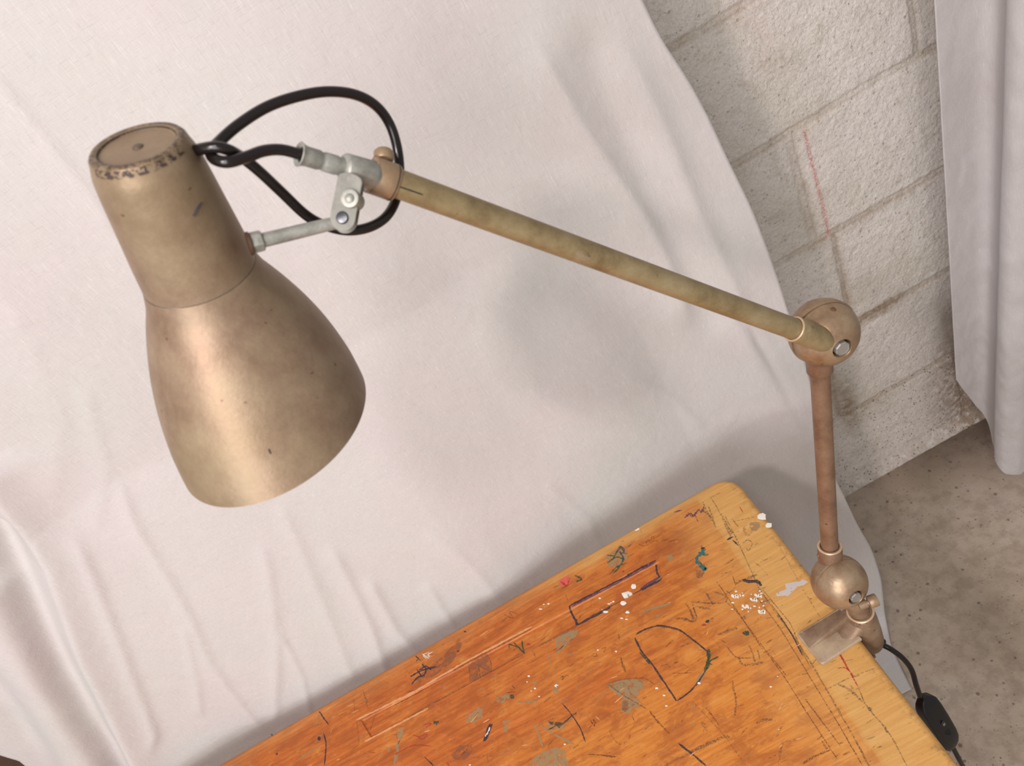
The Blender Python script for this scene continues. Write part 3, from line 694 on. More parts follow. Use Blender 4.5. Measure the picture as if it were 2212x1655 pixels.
# ruler lines along the worn right end
stroke('D', 'pencil', 3, [(800, 250), (860, 370), (960, 590), (1040, 710)], curve=False)
stroke('D', 'pencil', 4, [(1040, 710), (1140, 840), (1230, 985), (1290, 1090), (1400, 1280), (1480, 1432)], curve=False)
stroke('D', 'scr', 2.4, [(940, 620), (1060, 780), (1200, 1010), (1340, 1240), (1450, 1432)], curve=False)
stroke('D', 'scr', 2.4, [(760, 560), (900, 760), (1080, 1010), (1180, 1170), (1330, 1400)], curve=False)
stroke('D', 'scr', 2.4, [(980, 600), (1110, 760), (1160, 880), (1200, 960)], curve=False)
stroke('D', 'faint', 2.4, [(640, 1120), (800, 1290), (900, 1432)], curve=False); stroke('D', 'faint', 2.4, [(1050, 380), (1170, 600), (1250, 730)], curve=False)
stroke('D', 'red', 3, [(1340, 895), (1380, 970), (1430, 1060)]); stroke('D', 'pencil', 3, [(1430, 1060), (1470, 1150), (1570, 1270), (1660, 1432)])
stroke('D', 'pencil', 8, [(1480, 1155), (1490, 1175)]); stroke('D', 'pencil', 8, [(1550, 1240), (1565, 1275)]); stroke('D', 'red', 2.5, [(1330, 970), (1370, 970), (1410, 1010)])
stroke('D', 'pencil', 6, [(1335, 1045), (1390, 1075), (1450, 1130)]); stroke('D', 'faint', 3, [(1280, 1070), (1400, 1010), (1510, 970)])
stroke('J', 'red', 2.5, [(835, 1455), (880, 1530), (950, 1655)])
# other scratches on the middle
for q, c_, w in (([(1040, 630), (1050, 700), (1070, 780), (1060, 910)], 'pencil', 5), ([(700, 1205), (850, 1130), (980, 1075), (1020, 1080)], 'pencil', 7), ([(610, 1130), (740, 1230), (830, 1309)], 'ink', 4),
                 ([(500, 1309), (600, 1255), (700, 1215)], 'faint', 6), ([(1170, 340), (1200, 410), (1220, 480)], 'pencil', 4), ([(1090, 440), (1120, 500), (1200, 500), (1290, 480)], 'pencil', 6), ([(1240, 380), (1260, 470)], 'pencil', 4),
                 ([(1000, 360), (1070, 440), (1200, 450)], 'pencil', 4), ([(920, 265), (1000, 235), (1080, 210)], 'pencil', 6), ([(940, 300), (990, 330)], 'pencil', 4), ([(1440, 1120), (1420, 1200), (1410, 1300)], 'faint', 6),
                 ([(1600, 1290), (1700, 1230), (1820, 1180)], 'scr', 4), ([(380, 870), (450, 960), (540, 1050)], 'scr', 5), ([(825, 840), (880, 910), (940, 990)], 'scr', 3), ([(150, 440), (165, 500), (190, 560)], 'scr', 5),
                 ([(1320, 400), (1400, 500), (1470, 590)], 'scr', 2.5), ([(1620, 780), (1720, 910), (1900, 1150)], 'scr', 2.5), ([(560, 570), (640, 570), (720, 565)], 'scr', 3), ([(460, 520), (520, 500), (545, 530)], 'pencil', 3),
                 ([(1230, 970), (1300, 940), (1360, 940)], 'pencil', 6), ([(0, 1225), (110, 1238)], 'scr', 4), ([(790, 960), (830, 1010), (810, 1040)], 'faint', 9), ([(40, 655), (170, 620), (330, 610), (420, 660)], 'pencil', 3),
                 ([(45, 655), (150, 730), (280, 810), (360, 855)], 'pencil', 3), ([(100, 660), (180, 650), (240, 750)], 'faint', 3), ([(1000, 10), (1090, 100), (1200, 260), (1280, 380)], 'scr', 2.5),
                 ([(1400, 90), (1500, 240), (1600, 430)], 'ink', 3.5), ([(1350, 20), (1440, 150), (1560, 330)], 'scr', 2.5), ([(600, 130), (740, 155), (700, 70)], 'pencil', 6), ([(720, 30), (760, 130)], 'pencil', 4),
                 ([(1440, 1120), (1600, 1090)], 'faint', 3), ([(1560, 590), (1640, 570)], 'faint', 3), ([(60, 1030), (130, 1130), (200, 1110), (230, 1060)], 'faint', 5)):
    stroke('B', c_, w, q)
stroke('B', 'ink', 9, [(825, 165), (855, 148)]); blob('B', 'red', 815, 185, 22, 9, .0001); blob('B', 'green', 1150, 250, 30, 22, .0001); blob('B', 'pencil', 1140, 125, 18, 12, .0001)
# white paint
patch('J', 'tape', [(135, 790), (245, 735), (240, 680), (345, 655), (400, 655), (435, 628), (495, 655), (440, 700), (385, 700), (330, 760), (265, 822), (235, 808), (150, 825)], jit=.0003, thick=.0003)
blob('A', 'white', 1995, 390, 40, 34); blob('A', 'white', 2052, 462, 32, 22); blob('A', 'bare', 1930, 470, 60, 40, .0)
blob('A', 'white', 820, 1060, 45, 38, .0012); blob('A', 'pencil', 830, 1065, 20, 28, .0016); blob('A', 'white', 878, 988, 24, 24); blob('A', 'white', 790, 1140, 26, 18); blob('A', 'white', 640, 1215, 26, 12); blob('A', 'white', 606, 1192, 10, 8)
for _ in range(22): blob('A', 'white', random.uniform(1720, 2060), random.uniform(1030, 1220), random.uniform(4, 13), random.uniform(4, 11))
for x, y in ((1760, 1080), (1850, 1170), (1990, 1215), (1960, 1075), (1920, 1110)): stroke('A', 'white', random.uniform(5, 8), [(x - 30, y - 15), (x, y + 10), (x + 15, y - 12), (x + 30, y + 18)])
for x, y in ((830, 1215), (775, 1270), (820, 1280), (580, 1090), (680, 1130), (100, 1150), (140, 1145), (70, 1190), (920, 495), (905, 505), (660, 1140), (700, 1120)): blob('A', 'white', x, y, random.uniform(7, 16), random.uniform(5, 8))
for x, y, r in ((1345, 678, 11), (1400, 595, 6), (437, 690, 12), (495, 747, 12), (515, 830, 10), (115, 395, 8), (775, 650, 14), (1410, 1018, 7), (165, 10, 20), (205, 85, 18)): blob('B', 'white', x, y, r, r * .7)
for x, y, r in ((1505, 470, 16), (1293, 395, 9), (1340, 490, 9), (1373, 553, 7), (1825, 195, 8), (1965, 205, 8), (1570, 920, 9), (838, 1080, 9), (1310, 510, 6), (1280, 440, 6)): blob('C', 'white', x, y, r, r * .8)
blob('C', 'ink', 1510, 475, 7, 6, .0006)
for _ in range(9): stroke('C', 'white', 2, [(random.uniform(470, 560), random.uniform(205, 270)) for _ in range(2)])
# many short grain-wise nicks
for _ in range(520):
    x = random.uniform(500, 1900); y = random.uniform(1100, 1650)
    L = random.uniform(4, 26); a = random.gauss(-.50, .22)
    if random.random() < .12: a += 1.5
    p = onz(x, y, DZ)
    if p[0] > .128 or p[1] > .676: continue
    stroke('P', random.choice(['scr', 'scr', 'faint', 'pencil', 'bare', 'light']), random.uniform(1.4, 3.6), [(x, y), (x + L * math.cos(a), y + L * math.sin(a))], curve=False)
tt = from_bm('tabletop', bm, [WOOD] + [MK[k] for k in MKN], desk, smooth=True, sharp=40)
def box(name, x0, x1, y0, y1, z0, z1, m, parent, bev=.003):
    b = bmesh.new(); bmesh.ops.create_cube(b, size=1)
    for v in b.verts: v.co = Vector(((x0 + x1) / 2 + v.co.x * (x1 - x0), (y0 + y1) / 2 + v.co.y * (y1 - y0), (z0 + z1) / 2 + v.co.z * (z1 - z0)))
    bmesh.ops.bevel(b, geom=b.edges[:], offset=bev, segments=2, affect='EDGES', profile=.5)
    return from_bm(name, b, m, parent, sharp=35)
box('apron', -.96, .075, .60, .622, .65, DZ - THK, WOOD, desk); box('apron', -.96, .075, .20, .222, .65, DZ - THK, WOOD, desk)
box('apron', .053, .075, .222, .60, .66, DZ - THK, WOOD, desk); box('apron', -.96, -.938, .222, .60, .66, DZ - THK, WOOD, desk)
for lx in (-.955, .03):
    for ly in (.205, .577): box('leg', lx, lx + .042, ly, ly + .042, .0, .655, WOOD, desk)

# ------------------------------------------------------------------ the lamp
lamp = thing('clamp_lamp', (.14, .43, .764), label='vintage bronze jointed clamp lamp with bell shade fixed to the desk edge', cat='lamp')
c1 = atd(1780, 719, .63); c2 = atd(1812.5, 1256, .79); RB = .0272
def pole(px, py, dx, dy, sn):
    v = ray(px, py); v = Vector(v).normalized(); d = Vector(R @ np.array([dx, dy, 0])); d = (d - v * d.dot(v)).normalized()
    return (v * -math.sqrt(1 - sn * sn) + d * sn).normalized()
w1 = pole(1780, 719, .76, .65, .70); w2 = pole(1812, 1256, .72, .69, .80)
E1 = atd(1778, 734, .612); A1 = atd(838, 389, .4385)
adir = (A1 - E1).normalized()
S1 = c1 - w1 * .0098; S2 = c2 - w2 * .0125
ldir = (S2 - S1).normalized(); TR = .0083

# --- lower ball and clamp body
def hemi(name, c, w, r, m, parent, hole=False, gap=.00008, arm=None, armr=.0108):
    b = bmesh.new(); u, v, n = basis(w); rs = []; NS = 22
    a_end = 19 if hole else 2
    for k in range(NS + 1):
        a = math.radians(90 - (90 - a_end) * k / NS); rs.append((gap + math.sin(math.radians(90) - a) * r, math.sin(a) * r))
    rs = [(gap, r * .72)] + [(gap, r * .985)] + [(gap + .0008, r)] + rs[1:]
    if hole:
        rr = rs[-1][1]; zz = rs[-1][0]
        rs += [(zz + .0003, rr * .93), (zz - .0002, rr * .88), (zz - .007, rr * .86)]
    lathe(b, c, w, rs, 56, cap0=True, cap1=True)
    o = from_bm(name, b, m, parent, sharp=50); return o, rs
def bolt(c, w, r, zb, m, parent, hexr, ang=0.0, tall=.004):
    b = bmesh.new(); lathe(b, c, w, [(zb - .004, hexr), (zb + tall - .0010, hexr), (zb + tall - .0002, hexr * .84), (zb + tall - .0005, hexr * .70)], 8, hint=cdir(math.cos(ang), math.sin(ang), 0))
    o = from_bm('bolt_head', b, m, parent, smooth=False)
    b = bmesh.new(); lathe(b, c, w, [(zb - .0042, r * 1.0), (zb - .0036, r * 1.0)], 24); from_bm('bolt_recess', b, BLACK_HOLE, parent); return o
def capsule_prof(L, r, n=8): return [(-r * math.cos(math.radians(90 * k / n)), max(r * math.sin(math.radians(90 * k / n)), .0002)) for k in range(n + 1)] + [(L, r)]

# lower joint: back cup carries the arm, front cup is fixed to the clamp
cup, prf = hemi('joint_cup', c2, -w2, RB, LACQ_BALL, lamp)
cupf, prf = hemi('joint_cup', c2, w2, RB, LACQ_BALL, lamp, hole=True)
bolt(c2, w2, .0074, prf[-1][0] + .0045, BOLT, cupf, .0058, .4)
# collars on both ends of the lower arm
def collar(name, o, d, L, r, m, parent, back=.012, lip=True):
    b = bmesh.new(); pr = [(-back, r * .80), (-back * .4, r * .96), (0, r), (L - .0008, r), (L, r * .96), (L, TR + .0004), (L - .003, TR + .0002)]
    lathe(b, o, d, pr, 40, cap0=True, cap1=False); ob = from_bm(name, b, m, parent, sharp=50)
    if lip:
        b = bmesh.new(); lathe(b, o, d, [(L - .0006, TR + .0008), (L + .0003, TR + .0010), (L + .0003, r * .975), (L - .0007, r * 1.004)], 40, False, False); from_bm('collar_rim', b, RIM_WORN, ob)
    return ob
low_col = collar('arm_collar', S2, -ldir, .042, .0118, LACQ_BROWN, lamp, back=.006)
b = bmesh.new(); lathe(b, S2 - ldir * .030 + cdir(-1, .1, -.1) * .0112, cdir(-1, .1, -.1), [(0, .0019), (.0016, .0019), (.0024, .0012)], 14); from_bm('grub_screw', b, LACQ_BROWN, low_col, sharp=40)
# lower arm tube
b = bmesh.new(); lathe(b, S1, ldir, [(.010, TR), ((S2 - S1).length - .008, TR)], 32); from_bm('lower_arm', b, LACQ_BROWN, lamp, sharp=40)
top_col = collar('arm_collar', S1, ldir, .0445, .0108, LACQ_BROWN, lamp, back=.004, lip=False)
b = bmesh.new(); q = S1 + ldir * .040 + cdir(.05, .1, -1) * .0104; lathe(b, q, cdir(.05, .1, -1), [(0, .0018), (.0006, .0018)], 14); from_bm('grub_screw', b, BLACK_HOLE, top_col)
# upper joint
cupb, prb = hemi('joint_cup', c1, -w1, RB + .0010, LACQ_BALL, lamp)
cupu, prb = hemi('joint_cup', c1, w1, RB, LACQ_BALL, lamp, hole=True)
bolt(c1, w1, .0074, prb[-1][0] + .0048, BOLT, cupu, .0062, .9)
b = bmesh.new(); q = c1 + cdir(-.05, -.62, -.78) * (RB - .0002); lathe(b, q, cdir(-.05, -.62, -.78), [(0, .0026), (.00035, .0022)], 16); from_bm('oil_plug', b, mat_plain('rusty_plug', srgb(104, 72, 48), .6), cupu)
# socket carrying the upper arm, blended over the front cup
Ls = (atd(1702, 703, .603) - E1).length
b = bmesh.new(); lathe(b, E1, adir, capsule_prof(Ls - .0006, .0098) + [(Ls, .0094), (Ls, TR + .0002), (Ls - .003, TR)], 40, cap1=False)
soc = from_bm('arm_socket', b, LACQ_TUBE, lamp, sharp=50)
b = bmesh.new(); lathe(b, E1, adir, [(Ls - .0008, .0099), (Ls - .0002, .0101), (Ls + .0004, .0097), (Ls + .0004, TR + .0004)], 40, False, False); from_bm('collar_rim', b, RIM_WORN, soc)
# upper arm tube with its slit
LA = (A1 - E1).length
b = bmesh.new(); lathe(b, E1, adir, [(Ls - .006, TR), (LA + .004, TR)], 36)
ua = from_bm('upper_arm', b, LACQ_TUBE, lamp, sharp=40)
def on_tube(px0, py0, px1, py1, w, name, m, parent):
    """thin slit lying on the tube surface facing the room"""
    pts = []
    for k in range(13):
        t = k / 12; d = Vector(ray(px0 + (px1 - px0) * t, py0 + (py1 - py0) * t)).normalized(); o = Vector(C0)
        # ray / cylinder
        oc = o - E1; dd = d - adir * d.dot(adir); oo = oc - adir * oc.dot(adir)
        a = dd.dot(dd); bb = 2 * dd.dot(oo); c = oo.dot(oo) - (TR + .00012) ** 2; D = bb * bb - 4 * a * c
        if D < 0: continue
        pts.append(o + d * ((-bb - math.sqrt(D)) / (2 * a)))
    bb_ = bmesh.new(); prev = None
    for i, p in enumerate(pts):
        ax = E1 + adir * (p - E1).dot(adir); nrm = (p - ax).normalized(); s_ = adir.cross(nrm) * w * (.5 if i in (0, len(pts) - 1) else 1)
        l, r = bb_.verts.new(p + s_), bb_.verts.new(p - s_)
        if prev: bb_.faces.new((prev[0], prev[1], r, l))
        prev = (l, r)
    from_bm(name, bb_, m, parent)
on_tube(853, 400, 914, 421, .00038, 'tube_slit', BLACK_HOLE, ua)  # black strip laid on the tube as the shadow inside a slit
# swivel collar at the head end
cc = atd(829, 386, .4365); T2 = atd(851, 395, .4415); T1 = atd(806, 379, .4315)
b = bmesh.new(); Lc = (T1 - T2).length
lathe(b, T2, adir, [(-.001, TR + .0002), (-.0012, .0098), (0, .0105), (Lc - .0008, .0105), (Lc, .0099), (Lc + .0004, .006)], 40)
sw = from_bm('swivel_collar', b, LACQ, lamp, sharp=45)
for t_ in (.0006, Lc - .0004):
    b = bmesh.new(); lathe(b, T2, adir, [(t_ - .0003, .01055), (t_, .01068), (t_ + .0003, .01055)], 40, False, False); from_bm('collar_groove', b, BLACK_HOLE if t_ < .002 else RIM_WORN, sw)
kn = cdir(-.05, -.96, .28); kb = cc + kn * .0095
b = bmesh.new(); lathe(b, kb, kn, [(-.002, .0030), (.0016, .0030), (.0018, .0050), (.0026, .0056), (.0070, .0056), (.0080, .0048), (.0083, .0026)], 28); 
tw = from_bm('thumb_screw', b, LACQ, sw, sharp=40)
# zinc head fitting: sleeve, cord gland
G0 = atd(646, 333, .4030); G1 = atd(742, 364, .4180)
b = bmesh.new(); K1 = T1; K0 = atd(742, 362, .4190); kd = (K0 - K1).normalized(); Lk = (K0 - K1).length
lathe(b, K1, kd, [(-.002, .0070), (.0002, .0074), (.0010, .0079), (Lk - .001, .0079), (Lk, .0072), (Lk + .001, .0050)], 36)
hd = from_bm('head_fitting', b, STEEL, lamp, sharp=45)
b = bmesh.new(); gd = (G0 - K0).normalized(); Lg = (G0 - K0).length
lathe(b, K0, gd, [(-.002, .0046), (.001, .0050), (.0035, .0048), (.0045, .0052), (Lg * .45, .0051), (Lg * .47, .0047), (Lg * .55, .0047), (Lg * .57, .0052), (Lg - .004, .0052), (Lg - .0018, .0056), (Lg, .0066), (Lg + .0004, .0060), (Lg - .001, .0040), (Lg - .008, .0034)], 32)
from_bm('cord_gland', b, STEEL, hd, sharp=45)
# fork bracket: two rounded plates
Pn = cdir(-.10, .05, -1.0)                         # plate normal, facing the room
bt = atd(757, 388, .4150); bb0 = atd(741, 471, .4200)
def plate(o_top, o_bot, n, rt, rb, th, name, m, parent):
    d = (o_bot - o_top).normalized(); n = (n - d * n.dot(d)).normalized(); sdir = d.cross(n); b = bmesh.new(); pts = []
    for k in range(13):
        a = math.radians(180 * k / 12); pts.append(o_bot + sdir * rb * math.cos(a) + d * rb * math.sin(a))
    for k in range(7):
        a = math.radians(180 * k / 6); pts.append(o_top - sdir * rt * math.cos(a) - d * rt * .5 * math.sin(a))
    va = [b.verts.new(p + n * th / 2) for p in pts]; vb = [b.verts.new(p - n * th / 2) for p in pts]
    b.faces.new(va); b.faces.new(vb[::-1])
    for i in range(len(va)): b.faces.new((va[i], vb[i], vb[(i + 1) % len(va)], va[(i + 1) % len(va)]))
    bmesh.ops.bevel(b, geom=[e for e in b.edges if len(e.link_faces) == 2 and any(len(f.verts) > 4 for f in e.link_faces)], offset=.0003, segments=2, affect='EDGES')
    return from_bm(name, b, m, parent, sharp=40)
fork = plate(bt, bb0, Pn, .0068, .0070, .0018, 'fork_plate', PLATE_M, hd)
plate(bt - Pn * .0085 + cdir(-1, 0, 0) * .0016, bb0 - Pn * .0085 + cdir(-1, 0, 0) * .0016, Pn, .0068, .0070, .0018, 'fork_plate', PLATE_M, hd)
b = bmesh.new(); q = atd(758, 430, .4160) + Pn * .0012; lathe(b, q, Pn, [(-.010, .0050), (.0006, .0050), (.0012, .0048), (.0014, .0040), (.0014, .0026), (.0022, .0024), (.0028, .0012)], 28); from_bm('pan_screw', b, STEEL, fork, sharp=35)
b = bmesh.new(); lathe(b, bb0, Pn, [(-.012, .0034), (.0016, .0034), (.0021, .0029), (.0023, .0012)], 24); from_bm('pivot_pin', b, DARKSTEEL, fork, sharp=35)
# rod and nut to the shade
N0 = atd(556, 522, .4105); Rd0 = bb0 - Pn * .0070; rd = (N0 - Rd0).normalized(); Lr = (N0 - Rd0).length
b = bmesh.new(); lathe(b, Rd0, rd, [(-.003, .0030), (.004, .0034), (Lr * .5, .0037), (Lr + .004, .0039)], 28); rod = from_bm('swivel_rod', b, STEEL, lamp, sharp=40)
b = bmesh.new(); lathe(b, N0, rd, [(-.0030, .0048), (-.0022, .0056), (.0028, .0056), (.0034, .0050)], 6, hint=cdir(.2, .5, -.8)); from_bm('hex_nut', b, STEEL, rod, smooth=False)
b = bmesh.new(); lathe(b, N0, rd, [(.0034, .0062), (.0050, .0062)], 28); from_bm('rusty_washer', b, mat_plain('rust_brown', srgb(84, 60, 42), .6, .2), rod, sharp=40)

# --- shade
SP = [296.4901, 315.4196, 0.1706, 1.0111, 0.1189, 0.4389, 0.1033, -0.1483, 0.2754, -0.1671, 0.0764, -0.0283]
KT = [0, .02, .06, .25, .44, .5, .54, .6, .7, .8, .9, .96, 1.0]
KR = [0.0235, 0.0243, 0.0262, 0.0290, .0316, 0.0350, 0.0386, 0.0439, 0.0517, 0.0578, 0.0620, 0.0633, 0.0637]
p0c = np.array([(SP[0] - CX) / F, (SP[1] - CY) / F, 1]) * .378
av = np.array([SP[2], SP[3], 1.0]) * SP[4]; LS = np.linalg.norm(av); ah = av / LS
us = np.cross(ah, [1, 0, 0]); us /= np.linalg.norm(us); vs_ = np.cross(ah, us)
def srad(t):
    # smooth radius inside each zone
    T = np.array(KT); Rr = np.array(KR)
    i = min(max(np.searchsorted(T, t) - 1, 0), len(T) - 2)
    def slope(j, side):
        if j in (0, len(T) - 1): jj = min(max(j, 1), len(T) - 1); return (Rr[jj] - Rr[jj - 1]) / (T[jj] - T[jj - 1])
        if j == 4: return (Rr[4] - Rr[3]) / (T[4] - T[3]) if side < 0 else (Rr[5] - Rr[4]) / (T[5] - T[4]) * 1.0
        return (Rr[j + 1] - Rr[j - 1]) / (T[j + 1] - T[j - 1])
    h = T[i + 1] - T[i]; x = (t - T[i]) / h; m0, m1 = slope(i, 1) * h, slope(i + 1, -1) * h
    return (2 * x ** 3 - 3 * x ** 2 + 1) * Rr[i] + (x ** 3 - 2 * x ** 2 + x) * m0 + (-2 * x ** 3 + 3 * x ** 2) * Rr[i + 1] + (x ** 3 - x ** 2) * m1
def sring(t, dr=0.0, seg=96, lift=0.0):
    kk = max(0, (t - .35) / .65); n = ah + us * SP[6] * kk + vs_ * SP[7] * kk; n /= np.linalg.norm(n)
    u = us - n * us.dot(n); u /= np.linalg.norm(u); v = np.cross(n, u); c = p0c + av * t + (us * SP[8] + vs_ * SP[9]) * .1 * kk * kk + n * lift
    r = srad(t) + dr; pts = []
    for i in range(seg):
        th = 2 * math.pi * i / seg; g = 1 + kk * (SP[10] * math.cos(2 * th) + SP[11] * math.sin(2 * th))
        pts.append(Vector(C0 + R @ (c + (u * math.cos(th) + v * math.sin(th)) * r * g)))
    return pts
def mat_shade():
    n = N('bronze_shade_lacquer'); o = n.tc.outputs['Object']
    a = n.noise(o, 40, 5, .65); b = n.noise(o, 420, 3, .7); c0 = n.noise(o, 12, 3, .5)
    c = n.ramp(a, [(.32, srgb(136, 112, 92)), (.5, srgb(151, 128, 107)), (.7, srgb(163, 143, 119))])
    c = n.mix(n.ramp(c0, [(.4, 0.0), (.65, .4)]), c, srgb(154, 138, 104))
    c = n.mix(n.math('MULTIPLY', b, .30), c, srgb(140, 112, 84), 'MULTIPLY')
    sp = n.math('MULTIPLY', n.speck(o, 210, .07, .30, .8), .7)
    c = n.mix(sp, c, srgb(96, 68, 50))
    ch = n.math('MULTIPLY', n.attr('chip'), n.ramp(n.noise(o, 320, 4, .75), [(.44, 0.0), (.52, 1.0)]))
    c = n.mix(ch, c, srgb(52, 42, 40))
    n.set(Base_Color=c, Metallic=.30, Specular_IOR_Level=.3, Roughness=n.math('ADD', n.math('MULTIPLY', a, .22), .33))
    h = n.math('ADD', n.noise(o, 110, 4, .55), n.math('MULTIPLY', b, .4))
    n.set(Normal=n.bump(h, .0005, .5)); return n.m
SHADE_M = mat_shade()
def shade_part(name, ts, prerings, closeid, chipf=None):
    b = bmesh.new(); rs = prerings + [sring(t) for t in ts] + closeid
    rings(b, rs, cap0=bool(prerings), cap1=False)
    ob = from_bm(name, b, [SHADE_M], lamp, sharp=55)
    at = ob.data.attributes.new('chip', 'FLOAT', 'POINT'); vals = []
    for v in ob.data.vertices: vals.append(chipf(v.co) if chipf else 0.0)
    at.data.foreach_set('value', vals); return ob
capc = Vector(C0 + R @ p0c); axw = Vector(R @ ah)
def cap_chip(co):
    rel = co - capc; t = rel.dot(axw); r = (rel - axw * t).length
    v = math.exp(-((r - .0215) / .0016) ** 2) * (1 if t < .003 else 0)
    # scratches seen on the side
    c = R.T @ (np.array(co) - C0); px, py = c[0] / c[2] * F + CX, c[1] / c[2] * F + CY
    return v
pre = [sring(0, -.0215, lift=.0006), sring(0, -.0060, lift=.0006), sring(0, -.0048, lift=.0004), sring(0, -.0042, lift=-.0008), sring(0, -.0030, lift=-.0012), sring(0, -.0012, lift=-.0010)]
neck = shade_part('lamp_cap', list(np.linspace(0.004, .44, 34)), pre, [sring(.4405, -.0012)], cap_chip)
# dark line round the recessed lid, dot in its middle
b = bmesh.new(); lathe(b, capc, -axw, [(-.0002, .0186), (.0006, .0189), (.0007, .0200), (.0004, .0204)], 64, False, False); from_bm('lid_ring', b, mat_mark('dark_lid_ring', srgb(58, 46, 40), .36, .52, 260, .9), neck)
b = bmesh.new(); lathe(b, capc, -axw, [(-.0006, .0028), (.0001, .0024)], 20); from_bm('lid_rivet', b, mat_plain('greyed_rivet', srgb(104, 88, 74), .5, .3), neck)
bell = shade_part('lamp_shade', list(np.linspace(.442, .985, 56)) + [.993, 1.0], [], [sring(1.0, -.0008, lift=.0006), sring(1.0, -.0018, lift=.0003)] )
# reflector inside
b = bmesh.new(); rings(b, [sring(t, -.0020) for t in np.linspace(1.0, .45, 40)] + [sring(.45, -.012)], False, True); from_bm('reflector', b, INNER, bell)
b = bmesh.new(); cB = capc + axw * LS * .47; lathe(b, cB, axw, [(-.02, .013), (.004, .013), (.010, .016), (.018, .021), (.030, .024), (.042, .022), (.051, .014), (.0545, .004)], 32); from_bm('light_bulb', b, mat_plain('frosted_bulb', srgb(236, 234, 228), .3), bell)
# scratches on the shade (thin nicks lying on the surface)
def shade_hit(px, py, t0, t1):
    best = None
    for t in np.linspace(t0, t1, 160):
        P_ = sring(t, .00012, 96)
        for q in P_:
            c = R.T @ (np.array(q) - C0); x, y = c[0] / c[2] * F + CX, c[1] / c[2] * F + CY; d = (x - px) ** 2 + (y - py) ** 2 + (c[2] - .3) * 260
            if best is None or d < best[0]: best = (d, q)
    return best[1]
def nick(pts, w, t0, t1, parent, name='paint_scratch'):
    Q = smooth_path([shade_hit(x, y, t0, t1) for x, y in pts], 6); b = bmesh.new(); prev = None
    for i, p in enumerate(Q):
        d = (Q[min(i + 1, len(Q) - 1)] - Q[max(i - 1, 0)]).normalized(); view = (Vector(C0) - p).normalized(); s_ = d.cross(view).normalized() * w * (.35 if i in (0, len(Q) - 1) else 1)
        p = p + view * .0002
        l, r = b.verts.new(p + s_), b.verts.new(p - s_)
        if prev: b.faces.new((prev[0], prev[1], r, l))
        prev = (l, r)
    from_bm(name, b, SCR, parent)
SCR = mat_plain('exposed_dark_metal', srgb(56, 48, 52), .5)
nick([(437, 436), (429, 448), (421, 465)], .0007, .05, .42, neck)
nick([(228, 375), (232, 380)], .0009, .0, .2, neck)
nick([(578, 970), (590, 978)], .0004, .6, 1.0, bell)
# chipped band on the cap shoulder
CHIP = mat_mark('chipped_edge', srgb(66, 50, 46), .50, .56, 420, .95)
b = bmesh.new(); rr = [sring(t, .00015) for t in (.0005, .010, .022)]; sel = []
for i in range(96):
    c = R.T @ (np.array(rr[1][i]) - C0); x, y = c[0] / c[2] * F + CX, c[1] / c[2] * F + CY
    sel.append(c[2] < .378 + .004 and 205 < x < 395)
vv = [[b.verts.new(p) for p in r] for r in rr]
for i in range(96):
    if sel[i] and sel[(i + 1) % 96]:
        for k in range(2): b.faces.new((vv[k][i], vv[k][(i + 1) % 96], vv[k + 1][(i + 1) % 96], vv[k + 1][i]))
for v in [v for v in b.verts if not v.link_faces]: b.verts.remove(v)
if len(b.faces): from_bm('chipped_edge', b, CHIP, neck)
else: b.free()

# --- cord: head loop
CRD = .00295
zc = lambda x, y, z: atd(x, y, z)
loop = [zc(700, 352, .411), zc(655, 336, .4045), zc(610, 324, .398), zc(570, 326, .392), zc(530, 340, .386), zc(492, 350, .382), zc(464, 344, .384), zc(456, 328, .390), zc(474, 306, .397), zc(515, 270, .403), zc(575, 232, .410),
        zc(640, 209, .416), zc(705, 198, .424), zc(765, 204, .434), zc(810, 227, .444), zc(840, 265, .453), zc(857, 315, .458), zc(863, 370, .460), zc(857, 425, .458), zc(836, 466, .452), zc(800, 490, .446),
        zc(752, 498, .442), zc(702, 487, .438), zc(660, 464, .432), zc(610, 417, .420), zc(560, 370, .404), zc(525, 342, .3955), zc(498, 326, .385), zc(470, 318, .3815), zc(440, 321, .3825), zc(412, 328, .386)]
b = bmesh.new(); tube(b, smooth_path(loop, 8), CRD, 16); from_bm('cord_loop', b, CORD, lamp)
# --- clamp: jaw on the desk
jz = DZ
def jp(px, py, z): v = onz(px, py, z); return Vector(v)
TH = .0042
J = [Vector((.0815, .4465, 0)), Vector((.0845, .4045, 0)), Vector((.134, .4085, 0)), Vector((.1335, .4485, 0))]
b = bmesh.new(); lo = []; up = []
def rcorner(P, r=.004, n=5):
    out = []
    for i in range(len(P)):
        a, p, c = P[i - 1], P[i], P[(i + 1) % len(P)]; rr = r if i < 2 else .0005
        d1 = (a - p).normalized(); d2 = (c - p).normalized()
        for k in range(n + 1):
            t = k / n; q0 = p + d1 * rr * (1 - t); q1 = p + d2 * rr * t; out.append(q0.lerp(q1, t))
    return out
JP = rcorner(J)
def inset(P, d):
    c = sum(P, Vector()) / len(P); return [p + (c - p).normalized() * d for p in P]
z0 = DZ + .0002
rs = [[p + Vector((0, 0, z0)) for p in JP], [p + Vector((0, 0, z0 + TH * .75)) for p in JP], [p + Vector((0, 0, z0 + TH * .95)) for p in inset(JP, .0006)], [p + Vector((0, 0, z0 + TH)) for p in inset(JP, .0016)]]
rings(b, rs, True, True)
jaw = from_bm('jaw_plate', b, LACQ_JAW, lamp, sharp=50)
